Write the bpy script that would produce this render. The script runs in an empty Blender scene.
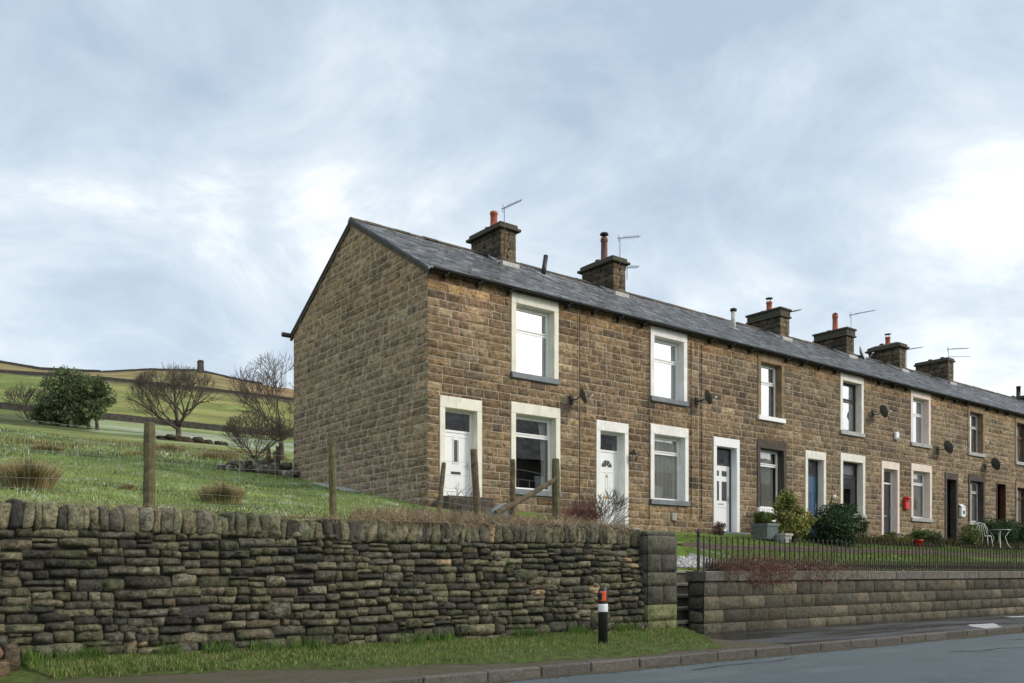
import bpy, math, random
from mathutils import Vector, Matrix, noise as mnoise
random.seed(7)
R=random.random
def U(a,b): return a+(b-a)*random.random()
sc=bpy.context.scene
COL=sc.collection
SKX,SKY=0.3,0.8
WORLD_STR=1.0
EXPO=0.3
import math
CC,SS=0.6171,0.7869
def sst(a,b,x):
    t=min(1.0,max(0.0,(x-a)/(b-a))); return t*t*(3-2*t)
def interp(tab,x):
    if x<=tab[0][0]: return tab[0][1]
    for (a,b),(c,d) in zip(tab,tab[1:]):
        if x<=c: return b+(d-b)*(x-a)/(c-a)
    return tab[-1][1]
# hillside profile: elevation tangents (from the road) of three contour rings
R190=[(-1.2,.205),(-.571,.184),(-.408,.166),(-.302,.154),(-.2,.145),(.1,.13),(1.0,.10)]
R380=[(-1.2,.245),(-.571,.223),(-.449,.214),(-.348,.203),(-.254,.192),(0,.155),(1.0,.10)]
R600=[(-1.2,.255),(-.65,.240),(-.571,.2333),(-.525,.2255),(-.46,.2225),(-.404,.2255),(-.348,.2243),(-.3,.213),(-.248,.205),(-.1,.165),(.3,.11),(1.0,.07)]
def field_z(Y):
    if Y<27: return 2.05+.18*(Y-13.8)
    return 4.426+.152*(Y-27)
def lawn_z(Y):
    return 1.25+min(1.17,.225*(Y-12.3)) if Y>12.3 else 1.25
def height(X,Y):
    if Y<12.36 and X<13.0: return -.25
    if Y<13.61 and 13.0<=X<15.8: return -.25
    if Y<12.1: return -.25
    z=field_z(Y)
    if Y<28:
        x0=12.75+max(0,(Y-12.8))*.38
        t=sst(x0,x0+.45+max(0,Y-12.8)*.28,X)
        if Y>18.1: t*= 1-sst(18.1,26,Y)
        lz=lawn_z(Y)
        if X<17.6 and Y<15.15: lz=min(lz,1.30+(Y-13.42)*.2)
        z=z*(1-t)+lz*t
    z+= .05*math.sin(X*.9+Y*.4)*math.sin(Y*.7-X*.2)*sst(14.5,18,Y)*(1 if X<11 else 0)
    if X<11: z+= .22*math.sin(X*.11+1)*math.sin(Y*.13)*sst(26,45,Y)
    D=CC*X+SS*Y
    if D>115 and Y>60:
        u=(SS*X-CC*Y)/D
        t1,t2,t3=interp(R190,u),interp(R380,u),interp(R600,u)
        t0=(field_z(115*(SS-CC*u))-1.25)/115
        if D<190: zz=1.25+D*(t0+(t1-t0)*(D-115)/75)
        elif D<380: zz=1.25+D*(t1+(t2-t1)*(D-190)/190)
        elif D<600: zz=1.25+D*(t2+(t3-t2)*(D-380)/220)
        else: zz=1.25+600*t3-(D-600)*.12
        z=zz
    return z
# ------------------------------------------------------------ mesh helper
class MB:
    def __init__(s): s.v=[];s.f=[];s.c=[];s.sm=[]
    def add(s,vs,fs,col=None,smooth=False):
        o=len(s.v); s.v.extend(vs)
        for f in fs:
            s.f.append(tuple(i+o for i in f)); s.c.append(col); s.sm.append(smooth)
    def box(s,x0,x1,y0,y1,z0,z1,col=None,skip=()):
        vs=[(x0,y0,z0),(x1,y0,z0),(x1,y1,z0),(x0,y1,z0),(x0,y0,z1),(x1,y0,z1),(x1,y1,z1),(x0,y1,z1)]
        fs={'b':(0,3,2,1),'t':(4,5,6,7),'f':(0,1,5,4),'r':(1,2,6,5),'k':(2,3,7,6),'l':(3,0,4,7)}
        s.add(vs,[q for k,q in fs.items() if k not in skip],col)
    def bbox(s,x0,x1,y0,y1,z0,z1,b=.006,col=None):
        # box with chamfered edges
        P=[]; 
        for z,iz in ((z0,0),(z0+b,1),(z1-b,1),(z1,0)):
            m=0 if iz else b
            x_0,x_1,y_0,y_1=x0+m,x1-m,y0+m,y1-m
            P+= [(x_0+b*iz,y_0,z),(x_1-b*iz,y_0,z),(x_1,y_0+b*iz,z),(x_1,y_1-b*iz,z),(x_1-b*iz,y_1,z),(x_0+b*iz,y_1,z),(x_0,y_1-b*iz,z),(x_0,y_0+b*iz,z)]
        F=[tuple(range(7,-1,-1)),tuple(range(24,32))]
        for k in range(3):
            for i in range(8):
                j=(i+1)%8; F.append((k*8+i,k*8+j,k*8+8+j,k*8+8+i))
        s.add(P,F,col)
    def tube(s,pts,rs,n=6,col=None,cap=True,smooth=True):
        pts=[Vector(p) for p in pts]
        if not isinstance(rs,(list,tuple)): rs=[rs]*len(pts)
        vs=[];prev=None
        for i,p in enumerate(pts):
            d=(pts[min(i+1,len(pts)-1)]-pts[max(i-1,0)])
            if d.length<1e-9: d=Vector((0,0,1))
            d.normalize()
            a=Vector((0,0,1)) if abs(d.z)<.9 else Vector((1,0,0))
            if prev is not None:
                e1=(prev-d*prev.dot(d))
                if e1.length<1e-6: e1=d.cross(a)
                e1.normalize()
            else: e1=d.cross(a).normalized()
            prev=e1; e2=d.cross(e1)
            for k in range(n):
                t=2*math.pi*k/n
                vs.append(tuple(p+(e1*math.cos(t)+e2*math.sin(t))*rs[i]))
        fs=[]
        for i in range(len(pts)-1):
            for k in range(n):
                j=(k+1)%n
                fs.append((i*n+k,i*n+j,i*n+n+j,i*n+n+k))
        if cap:
            fs.append(tuple(range(n-1,-1,-1))); fs.append(tuple(range((len(pts)-1)*n,len(pts)*n)))
        s.add(vs,fs,col,smooth)
    def lathe(s,prof,cx,cy,cz=0,n=14,col=None):
        vs=[];fs=[]
        for r,z in prof:
            for k in range(n):
                t=2*math.pi*k/n; vs.append((cx+r*math.cos(t),cy+r*math.sin(t),cz+z))
        for i in range(len(prof)-1):
            for k in range(n):
                j=(k+1)%n; fs.append((i*n+k,i*n+j,i*n+n+j,i*n+n+k))
        fs.append(tuple(range(n-1,-1,-1))); fs.append(tuple(range((len(prof)-1)*n,len(prof)*n)))
        s.add(vs,fs,col,True)
    def build(s,name,m,parent=None,loc=None):
        me=bpy.data.meshes.new(name)
        me.from_pydata(s.v,[],s.f); 
        if any(c is not None for c in s.c):
            ca=me.color_attributes.new('Col','FLOAT_COLOR','CORNER')
            arr=[]
            for f,c in zip(s.f,s.c):
                if c is None: c=(.5,.5,.5)
                if len(c)==2: # gradient marker (base colour, tip colour) along vertices
                    n=len(f)
                    for k in range(n):
                        q=c[1] if k>=n-1 or k==n-1 else c[0]
                        arr.extend((q[0],q[1],q[2],1))
                else: arr.extend((c[0],c[1],c[2],1)*len(f))
            ca.data.foreach_set('color',arr)
        me.polygons.foreach_set('use_smooth',s.sm)
        me.update()
        o=bpy.data.objects.new(name,me); me.materials.append(m); COL.objects.link(o)
        if parent: o.parent=parent
        if loc: o.location=loc
        return o
def tag(o,label=None,cat=None,group=None,kind=None):
    if label: o['label']=label
    if cat: o['category']=cat
    if group: o['group']=group
    if kind: o['kind']=kind
    return o
def empty(name,loc,label,cat,group=None):
    o=bpy.data.objects.new(name,None); COL.objects.link(o); o.location=loc; o.empty_display_size=.3
    tag(o,label,cat,group); return o
def reparent(root):
    # children were modelled in world coordinates: shift them so the empty can stand at the thing's base
    bpy.context.view_layer.update()
def kid(mb,name,m,root):
    # build a world-space mesh as a child of an (unrotated) root standing at root.location
    o=mb.build(name,m,root)
    L=Vector((0,0,0)); r=root
    while r is not None: L+=r.location; r=r.parent
    o.location=-L
    return o
def sub(mb,name,m,part):
    # part already carries the offset, so a sub-part needs none
    return mb.build(name,m,part)
# ------------------------------------------------------------ materials
class NT:
    def __init__(s,name):
        s.m=bpy.data.materials.new(name); s.m.use_nodes=True; s.t=s.m.node_tree
        s.b=s.t.nodes['Principled BSDF']; s.out=s.t.nodes['Material Output']
    def n(s,typ,**kw):
        nd=s.t.nodes.new(typ)
        for k,v in kw.items():
            if k in nd.inputs: nd.inputs[k].default_value=v
            else: setattr(nd,k,v)
        return nd
    def l(s,a,b): s.t.links.new(a,b)
    def noise(s,scale,detail=5,rough=.6,vec=None,dist=0):
        nd=s.n('ShaderNodeTexNoise'); nd.inputs['Scale'].default_value=scale; nd.inputs['Detail'].default_value=detail
        nd.inputs['Roughness'].default_value=rough; nd.inputs['Distortion'].default_value=dist
        if vec is None: vec=s.geo()
        s.l(vec,nd.inputs['Vector']); return nd.outputs['Fac']
    def geo(s,scale=None):
        if not hasattr(s,'_g'): s._g=s.n('ShaderNodeNewGeometry').outputs['Position']
        if scale is None: return s._g
        mp=s.n('ShaderNodeMapping'); s.l(s._g,mp.inputs['Vector']); mp.inputs['Scale'].default_value=scale
        return mp.outputs['Vector']
    def ramp(s,fac,stops,interp='LINEAR'):
        r=s.n('ShaderNodeValToRGB'); s.l(fac,r.inputs['Fac']); r.color_ramp.interpolation=interp
        e=r.color_ramp.elements
        while len(e)<len(stops): e.new(.5)
        for q,(p,c) in zip(e,stops):
            q.position=p; q.color=(c,c,c,1) if isinstance(c,(int,float)) else (*c,1)
        return r.outputs['Color']
    def mix(s,fac,a,b,mode='MIX'):
        m=s.n('ShaderNodeMix',data_type='RGBA',blend_type=mode)
        for sock,val in ((m.inputs[0],fac),(m.inputs[6],a),(m.inputs[7],b)):
            if hasattr(val,'is_linked') or hasattr(val,'node'): s.l(val,sock)
            elif isinstance(val,(int,float)): sock.default_value=val if sock.type=='VALUE' else (val,val,val,1)
            else: sock.default_value=(*val,1)
        return m.outputs[2]
    def attr(s,name='Col'):
        a=s.n('ShaderNodeVertexColor'); a.layer_name=name; return a.outputs['Color']
    def bump(s,h,strength=.5,dist=.02):
        b=s.n('ShaderNodeBump'); b.inputs['Strength'].default_value=strength; b.inputs['Distance'].default_value=dist
        s.l(h,b.inputs['Height']); s.l(b.outputs['Normal'],s.b.inputs['Normal'])
    def set(s,col=None,rough=None,metal=None,spec=None):
        for key,v in (('Base Color',col),('Roughness',rough),('Metallic',metal),('Specular IOR Level',spec)):
            if v is None: continue
            if hasattr(v,'node'): s.l(v,s.b.inputs[key])
            else: s.b.inputs[key].default_value=(*v,1) if isinstance(v,tuple) else v
        return s.m
def simple(name,col,rough=.6,metal=0,vary=.15,scale=8,bump=.15,grime=None):
    n=NT(name); f=n.noise(scale,6,.65)
    c=n.mix(1.0,col,n.ramp(f,[(.3,1-vary*1.6),(.7,1+vary)]),'MULTIPLY')
    if grime:
        c=n.mix(n.ramp(n.noise(2.2,7,.7,n.geo((5,5,.9))),[(.52,0.0),(.75,.55)]),c,grime)
        c=n.mix(n.ramp(n.noise(14,5,.75),[(.66,0.0),(.72,.7)]),c,grime)
    n.bump(n.noise(scale*9,4,.6),bump,.01)
    return n.set(c,rough,metal)
def attr_mat(name,rough=.85,scale=20,vary=.3,bump=.5,bdist=.02,spots=None,spec=.3,wet=None,fine=.3,streak=False):
    n=NT(name); f=n.noise(scale,8,.7)
    c=n.mix(1.0,n.attr(),n.ramp(f,[(.28,1-vary*1.5),(.5,1),(.72,1+vary)]),'MULTIPLY')
    c=n.mix(1.0,c,n.ramp(n.noise(34,3,.7),[(.3,1-fine),(.5,1),(.7,1+fine)]),'MULTIPLY')
    if streak: c=n.mix(1.0,c,n.ramp(n.noise(1.3,7,.7),[(.3,.72),(.5,1.02),(.68,1.25)]),'MULTIPLY')
    if streak: c=n.mix(1.0,c,n.ramp(n.noise(3,6,.75,n.geo((1.2,1.2,6))),[(.3,.50),(.5,1.02),(.7,1.45)]),'MULTIPLY')
    if spots:
        for sc_,lo,hi,col in spots:
            c=n.mix(n.ramp(n.noise(sc_,6,.7),[(lo,0.0),(hi,1.0)]),c,col)
    n.bump(n.noise(scale*1.6,8,.72),bump,bdist)
    n.set(c,rough,None,spec)
    if wet: n.l(n.ramp(n.noise(wet,4,.6),[(.35,rough*.45),(.65,rough)]),n.b.inputs['Roughness'])
    return n.m
M={}
M['facade']=attr_mat('facade_stone',.9,7,.55,1.0,.07,[(5,.64,.8,(.30,.24,.16)),(1.3,.58,.76,(.075,.06,.045)),(9,.60,.72,(.31,.25,.17))],streak=True)
M['mortar']=simple('mortar',(.52,.44,.33),.95,0,.3,6,.4)
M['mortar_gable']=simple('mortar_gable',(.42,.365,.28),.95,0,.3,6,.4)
M['drystone']=attr_mat('dry_stone',.88,10,.7,1.0,.05,[(22,.62,.76,(.24,.24,.17)),(3.5,.55,.72,(.06,.075,.025)),(6,.62,.72,(.025,.025,.018)),(14,.64,.72,(.30,.29,.21))],fine=.5)
M['wallcore']=simple('wall_core',(.022,.021,.016),1,0,.3,6,.3)
M['block']=attr_mat('retaining_block',.85,13,.45,.8,.03,[(18,.66,.8,(.2,.2,.15)),(2.2,.56,.72,(.05,.055,.03))])
M['slate']=attr_mat('slate',.62,12,.6,.4,.015,[(3.5,.62,.75,(.15,.155,.16))],.35,wet=2.2)
M['gravel']=attr_mat('gravel',.9,30,.3,.5)
M['white']=simple('white_upvc',(.82,.83,.83),.3,0,.03,3,.02)
M['cream']=simple('cream_masonry_paint',(.78,.75,.64),.7,0,.08,3,.35,(.40,.37,.28))
M['whitepaint']=simple('white_masonry_paint',(.82,.80,.77),.7,0,.08,3,.35,(.42,.38,.34))
M['pinkpaint']=simple('pinkish_masonry_paint',(.76,.65,.57),.7,0,.08,3,.35,(.42,.33,.27))
M['offwhite']=simple('offwhite_masonry_paint',(.76,.73,.65),.7,0,.08,3,.35,(.38,.36,.30))
M['greysill']=simple('grey_painted_sill',(.15,.17,.19),.6,0,.2,5,.3)
M['lightsill']=simple('pale_sill',(.38,.38,.36),.7,0,.2,5,.3)
M['sandstone']=simple('sandstone_dressing',(.27,.19,.11),.9,0,.35,4,.6)
M['sootstone']=simple('sooty_dressing',(.075,.06,.047),.9,0,.35,4,.6)
M['black']=simple('black_metal',(.015,.015,.016),.45,0,.2,6,.1)
M['gutter']=simple('gutter_plastic',(.022,.024,.028),.4,0,.3,3,.05)
M['iron']=simple('rusty_black_iron',(.03,.022,.018),.6,0,.5,14,.3)
M['terracotta']=simple('terracotta',(.42,.12,.065),.8,0,.25,8,.3)
M['brownpot']=simple('brown_pot',(.16,.07,.055),.7,0,.3,8,.3)
M['steel']=simple('galvanised_steel',(.45,.47,.48),.4,.8,.15,8,.1)
M['lead']=simple('lead_flashing',(.40,.39,.37),.6,.0,.2,8,.2)
M['dish']=simple('dark_grey_dish',(.075,.08,.08),.5,0,.1,8,.1)
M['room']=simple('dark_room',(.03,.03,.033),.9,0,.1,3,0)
M['curtain']=simple('net_curtain',(.86,.82,.72),.9,0,.08,3,.2)
M['sky_white_blind']=simple('blind_sky_white',(.9,.91,.92),.7,0,.03,3,.05)
M['blue']=simple('blue_door_paint',(.045,.10,.19),.4,0,.1,6,.05)
M['darkdoor']=simple('dark_door_paint',(.03,.035,.04),.4,0,.1,6,.05)
M['browndoor']=simple('brown_wood',(.09,.035,.018),.5,0,.25,6,.2)
M['red']=simple('red_plastic',(.62,.02,.02),.4,0,.1,6,.05)
M['brass']=simple('brass',(.5,.36,.12),.35,.8,.1,8,.05)
M['wood']=simple('weathered_wood',(.13,.10,.06),.9,0,.4,9,.6)
M['mosswood']=simple('mossy_wood',(.12,.105,.05),.9,0,.4,9,.6)
M['wire']=simple('wire',(.34,.34,.32),.5,.3,.1,8,.0)
M['orange']=simple('orange_reflector',(.85,.11,.03),.3,0,.05,8,.0)
M['flue']=simple('pale_flue_metal',(.55,.55,.53),.5,0,.1,8,.1)
M['paintline']=simple('worn_white_paint',(.48,.48,.47),.7,0,.3,30,.2)
M['gardenpot']=simple('grey_blue_planter',(.13,.16,.16),.6,0,.2,8,.1)
M['terrapot']=simple('terracotta_trough',(.33,.15,.09),.8,0,.2,8,.1)
M['farstone']=simple('far_field_stone',(.06,.055,.045),.95,0,.4,1.2,.3)
M['soil']=simple('brown_soil',(.09,.055,.035),1,0,.4,5,.6)
M['bark']=simple('bark',(.075,.062,.045),.95,0,.4,5,.6)
M['twig']=simple('twigs',(.085,.07,.055),.95,0,.3,2,.2)
def leafmat(name,rough=.6):
    n=NT(name); c=n.mix(1.0,n.attr(),n.ramp(n.noise(3,4,.6),[(.3,.75),(.7,1.2)]),'MULTIPLY')
    n.set(c,rough,None,.3); 
    tr=n.n('ShaderNodeBsdfTranslucent'); n.l(c,tr.inputs['Color'])
    mx=n.n('ShaderNodeMixShader'); mx.inputs[0].default_value=.25
    n.l(n.b.outputs[0],mx.inputs[1]); n.l(tr.outputs[0],mx.inputs[2]); n.l(mx.outputs[0],n.out.inputs['Surface'])
    return n.m
M['leaf']=leafmat('foliage'); M['straw']=leafmat('dry_grass',.9); M['grassblade']=leafmat('grass_blades',.6)
def glassmat(name,refl):
    n=NT(name); t=n.t
    tr=n.n('ShaderNodeBsdfTransparent'); tr.inputs['Color'].default_value=(.86,.88,.88,1)
    gl=n.n('ShaderNodeBsdfGlossy'); gl.inputs['Roughness'].default_value=.012; gl.inputs['Color'].default_value=(.95,.97,1,1)
    fr=n.n('ShaderNodeFresnel'); fr.inputs['IOR'].default_value=1.5
    ad=n.n('ShaderNodeMath',operation='ADD',use_clamp=True); n.l(fr.outputs[0],ad.inputs[0]); ad.inputs[1].default_value=refl
    mx=n.n('ShaderNodeMixShader'); n.l(ad.outputs[0],mx.inputs[0]); n.l(tr.outputs[0],mx.inputs[1]); n.l(gl.outputs[0],mx.inputs[2])
    bm=n.n('ShaderNodeBump'); bm.inputs['Strength'].default_value=.03; bm.inputs['Distance'].default_value=.02
    n.l(n.noise(1.7,2,.5),bm.inputs['Height']); n.l(bm.outputs[0],gl.inputs['Normal'])
    n.l(mx.outputs[0],n.out.inputs['Surface']); return n.m
M['glass']=glassmat('window_glass',.42)
M['glass_low']=glassmat('lower_window_glass',.16)
M['darkglass']=glassmat('door_glass',.16)
def ground_mat():
    n=NT('field_ground'); 
    big=n.noise(.35,6,.65); fine=n.noise(5,8,.7)
    c=n.mix(1.0,n.attr(),n.ramp(fine,[(.25,.55),(.5,1),(.75,1.35)]),'MULTIPLY')
    c=n.mix(1.0,c,n.ramp(n.noise(.045,6,.7),[(.35,.62),(.5,1),(.65,1.3)]),'MULTIPLY')
    c=n.mix(1.0,c,n.ramp(n.noise(.6,9,.78),[(.32,.60),(.5,1),(.68,1.35)]),'MULTIPLY')
    c=n.mix(n.ramp(big,[(.42,0.0),(.7,.55)]),c,n.mix(1.0,c,(1.25,1.0,.8),'MULTIPLY'))
    # frost / thin snow left lying in specks, only as far as the attribute's alpha-free mask noise allows
    fz=n.noise(2.6,9,.75,dist=.4); fm=n.noise(.16,3,.5)
    fr=n.mix(1.0,n.ramp(fz,[(.60,0.0),(.66,1.0)]),n.ramp(fm,[(.46,0.0),(.60,.75)]),'MULTIPLY')
    c=n.mix(fr,c,(.50,.56,.50))
    n.bump(fine,.8,.08); return n.set(c,.95,None,.15)
M['ground']=ground_mat()
def lawn_mat():
    n=NT('verge_grass_ground'); f=n.noise(7,8,.7)
    c=n.ramp(f,[(.3,(.045,.035,.02)),(.5,(.075,.10,.028)),(.7,(.10,.15,.04))])
    n.bump(f,.8,.05); return n.set(c,.95,None,.15)
M['vergeground']=lawn_mat()
def tarmac(name,dark,light,wetcol,rough=.75,wetlo=.25):
    n=NT(name); f=n.noise(38,3,.85); g=n.noise(.8,6,.65); st=n.noise(1,5,.6,n.geo((.25,1.3,1)))
    c=n.mix(n.ramp(f,[(.3,0.0),(.7,1.0)]),dark,light); c=n.mix(1.0,c,n.ramp(g,[(.3,.7),(.7,1.2)]),'MULTIPLY'); c=n.mix(1.0,c,n.ramp(n.noise(11,5,.8),[(.32,.72),(.68,1.25)]),'MULTIPLY')
    w=n.ramp(st,[(.44,0.0),(.58,1.0)])
    c=n.mix(w,wetcol,c)
    n.bump(f,.5,.008); n.set(c,None,None,.5)
    n.l(n.ramp(st,[(.42,wetlo),(.6,rough)]),n.b.inputs['Roughness']); return n.m
M['road']=tarmac('road_asphalt',(.040,.052,.056),(.155,.188,.198),(.078,.097,.104),.75,.55)
M['pavement']=tarmac('pavement_asphalt',(.035,.034,.034),(.09,.088,.086),(.022,.022,.024),.7,.16)
def grit():
    n=NT('grit_strip'); f=n.noise(45,5,.8); g=n.noise(1.5,6,.7)
    c=n.mix(f,(.045,.036,.026),(.17,.135,.10)); c=n.mix(n.ramp(g,[(.4,0.0),(.62,.85)]),c,(.07,.07,.03))
    n.bump(f,.7,.015); return n.set(c,.9,None,.3)
M['grit']=grit()
M['kerb']=attr_mat('kerb_stone',.75,16,.3,.5,.01)
M['pot']=M['terracotta']
# ------------------------------------------------------------ camera, light, sky
cam_d=bpy.data.cameras.new('camera'); cam=bpy.data.objects.new('camera',cam_d); COL.objects.link(cam)
cam.location=(0,0,1.25); yaw=math.atan2(SS,CC)
cam.rotation_euler=(math.pi/2,0,yaw-math.pi/2)
cam_d.sensor_width=36; cam_d.lens=896/1024*36; cam_d.shift_y=(572-341.5)/1024; cam_d.clip_end=4000; cam_d.clip_start=.1
sc.camera=cam
SUN_AZ=Vector((.64,-.768,0)); SUN_EL=math.radians(27)
sd=Vector((SUN_AZ.x*math.cos(SUN_EL),SUN_AZ.y*math.cos(SUN_EL),math.sin(SUN_EL)))
sl=bpy.data.lights.new('sun','SUN'); sl.energy=1.5; sl.angle=math.radians(11); sl.color=(1,.93,.82)
so=bpy.data.objects.new('sun',sl); COL.objects.link(so); so.rotation_euler=sd.to_track_quat('Z','Y').to_euler(); so.location=(20,-20,30)
w=bpy.data.worlds.new('World'); sc.world=w; w.use_nodes=True; T=w.node_tree; T.nodes.clear()
def wn(t,**k):
    nd=T.nodes.new(t)
    for a,b in k.items(): setattr(nd,a,b)
    return nd
L_=T.links.new
tc=wn('ShaderNodeTexCoord'); sep=wn('ShaderNodeSeparateXYZ'); L_(tc.outputs['Generated'],sep.inputs[0])
def math_(op,a,b=None,clamp=False):
    m=wn('ShaderNodeMath',operation=op,use_clamp=clamp)
    for i,v in enumerate((a,b)):
        if v is None: continue
        if hasattr(v,'node'): L_(v,m.inputs[i])
        else: m.inputs[i].default_value=v
    return m.outputs[0]
zz=math_('ADD',math_('MAXIMUM',sep.outputs[2],0.0),.40)
cx=math_('DIVIDE',sep.outputs[0],zz); cy=math_('DIVIDE',sep.outputs[1],zz)
cb=wn('ShaderNodeCombineXYZ'); L_(cx,cb.inputs[0]); L_(cy,cb.inputs[1])
def wnoise(scale,detail,rough,loc,dist=0):
    mp=wn('ShaderNodeMapping'); L_(cb.outputs[0],mp.inputs[0]); mp.inputs['Location'].default_value=loc
    nn=wn('ShaderNodeTexNoise'); L_(mp.outputs[0],nn.inputs['Vector']); nn.inputs['Scale'].default_value=scale; nn.inputs['Detail'].default_value=detail; nn.inputs['Roughness'].default_value=rough; nn.inputs['Distortion'].default_value=dist
    return nn.outputs['Fac']
def wramp(fac,stops):
    r=wn('ShaderNodeValToRGB'); L_(fac,r.inputs[0]); e=r.color_ramp.elements
    while len(e)<len(stops): e.new(.5)
    for q,(p,c) in zip(e,stops): q.position=p; q.color=(*c,1) if not isinstance(c,float) else (c,c,c,1)
    return r.outputs[0]
def wmix(f,a,b,mode='MIX'):
    m=wn('ShaderNodeMix',data_type='RGBA',blend_type=mode)
    for s_,v in ((m.inputs[0],f),(m.inputs[6],a),(m.inputs[7],b)):
        if hasattr(v,'node'): L_(v,s_)
        elif isinstance(v,(int,float)): s_.default_value=v
        else: s_.default_value=(*v,1)
    return m.outputs[2]
n1=wnoise(1.15,5,.5,(SKX,SKY,0),.4); n2=wnoise(3.6,8,.6,(1.4,.6,2),.4)
mixn=math_('ADD',math_('MULTIPLY',n1,.58),math_('MULTIPLY',n2,.42))
clouds=wramp(mixn,[(.39,(.43,.53,.645)),(.46,(.54,.635,.74)),(.525,(.70,.78,.85)),(.58,(.97,.99,1.0))])
horiz=wramp(sep.outputs[2],[(0.0,1.0),(.38,0.0)])
hz=wn('ShaderNodeMath',operation='MULTIPLY'); L_(horiz,hz.inputs[0]); hz.inputs[1].default_value=.5
clouds=wmix(hz.outputs[0],clouds,(.68,.765,.85))
sky=wn('ShaderNodeTexSky',sky_type='NISHITA'); sky.sun_disc=False; sky.sun_elevation=SUN_EL; sky.sun_rotation=math.atan2(sd.x,sd.y); sky.air_density=1; sky.dust_density=1
skm=wmix(1.0,sky.outputs[0],(.08,.08,.08),'MULTIPLY')
tot=wmix(.88,skm,clouds)
# the bright veil of cloud round the hidden sun
dp=wn('ShaderNodeVectorMath',operation='DOT_PRODUCT'); L_(tc.outputs['Generated'],dp.inputs[0]); dp.inputs[1].default_value=(sd.x,sd.y,sd.z)
gl=math_('POWER',math_('MAXIMUM',dp.outputs['Value'],0.0),5.0)
veil=wmix(1.0,(1.3,1.2,1.05),gl,'MULTIPLY')
tot=wmix(1.0,tot,veil,'ADD')
bg=wn('ShaderNodeBackground'); L_(tot,bg.inputs[0]); bg.inputs[1].default_value=WORLD_STR
ow=wn('ShaderNodeOutputWorld'); L_(bg.outputs[0],ow.inputs[0])
sc.view_settings.view_transform='Standard'; sc.view_settings.look='None'; sc.view_settings.exposure=EXPO; sc.view_settings.gamma=1
sc.render.resolution_x=1024; sc.render.resolution_y=683
# ------------------------------------------------------------ terrain: one sheet from the field wall to the skyline
def lerp3(a,b,t): return tuple(a[i]+(b[i]-a[i])*t for i in range(3))
GREEN=(.13,.20,.05); GREEN2=(.19,.235,.065); BROWN=(.19,.135,.06); MOOR=(.22,.19,.085); HEATH=(.075,.06,.04); FROST=(.30,.33,.25); LAWN=(.12,.18,.04); DARKG=(.07,.085,.03)
def land_col(X,Y):
    D=CC*X+SS*Y
    u=(SS*X-CC*Y)/D if D>5 else -1.2
    nz=mnoise.fractal(Vector((X*.05,Y*.05,3)),1,2,4)
    nb=mnoise.fractal(Vector((X*.012,Y*.03,9)),1,2,4)
    if X>13 and Y<18.2: return LAWN
    if D<115:
        c=lerp3(GREEN,GREEN2,min(1,max(0,.35+.9*nz)))
        t=sst(30,55,Y)*.55                                    # rough ground and rushes towards the top of the field
        b=max(0,min(1,(.5+1.6*mnoise.fractal(Vector((X*.10,Y*.16,1)),1,2,4))))
        c=lerp3(c,BROWN,b*t)
        if D>70: c=lerp3(c,FROST,sst(78,95,D)*sst(-.48,-.42,u)*max(0,min(1,.25+1.6*nz)))
        return c
    if D<190: return lerp3(lerp3(FROST,GREEN,max(0,min(1,.35+1.3*nz))) if u>-.47 else DARKG,GREEN2,sst(150,190,D)*(.75 if u>-.40 else .5))
    if D<372:
        c=lerp3((.16,.195,.055),(.235,.235,.08),max(0,min(1,.5+nb*1.6)))
        if u<-.46: c=lerp3(c,(.16,.23,.055),.6)
        return lerp3(c,HEATH,sst(320,372,D)*.3)
    if D<400: return lerp3(HEATH,MOOR,sst(380,400,D))
    c=lerp3(MOOR,(.24,.20,.085),max(0,min(1,.4+nb*1.6)))
    c=lerp3(c,(.13,.085,.045),max(0,min(.8,1.5*mnoise.fractal(Vector((X*.02,Y*.05,2)),1,2,4))))
    if -.3<u<-.22: c=lerp3(c,(.30,.19,.10),.6)
    return lerp3(c,HEATH,sst(560,600,D)*.3)
def axis(segs):
    out=[]; 
    for a,b,st in segs:
        x=a
        while x<b-1e-6: out.append(x); x+=st if isinstance(st,(int,float)) else st(x)
    return out
xs=axis([(-420,-60,30),(-60,-20,5),(-20,-4,1),(-4,11,.35),(11,18,.2),(18,56,1.0),(56,120,4),(120,420,12),(420,1100,40)])+[1100]
xs=sorted(set([round(x,3) for x in xs]+[12.98,13.02,15.79,15.81]))
ys=axis([(11.95,19,.2),(19,32,.4),(32,64,1),(64,130,3),(130,420,7),(420,760,10),(760,1300,60)])
ys=sorted(set([round(y,3) for y in ys]+[12.1,12.35,12.37,13.59,13.62]))
g=MB(); nx=len(xs)
vs=[]
for y in ys:
    for x in xs:
        z=height(x,y)
        if 14<y<60 and x<13.2: z+=.04*mnoise.noise(Vector((x*.8,y*.8,0)))
        vs.append((x,y,z))
fs=[(j*nx+i,j*nx+i+1,(j+1)*nx+i+1,(j+1)*nx+i) for j in range(len(ys)-1) for i in range(nx-1)]
g.v=vs; g.f=fs; g.sm=[True]*len(fs)
for f in fs:
    a=vs[f[0]];c=vs[f[2]]; g.c.append(land_col((a[0]+c[0])/2,(a[1]+c[1])/2))
tag(g.build('hillside',M['ground']),kind='structure')
# smooth per-vertex colour
me=bpy.data.objects['hillside'].data
ca=me.color_attributes['Col']; me.color_attributes.remove(ca); ca=me.color_attributes.new('Col','FLOAT_COLOR','POINT')
arr=[]
for v in vs: arr.extend((*land_col(v[0],v[1]),1))
ca.data.foreach_set('color',arr)
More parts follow.
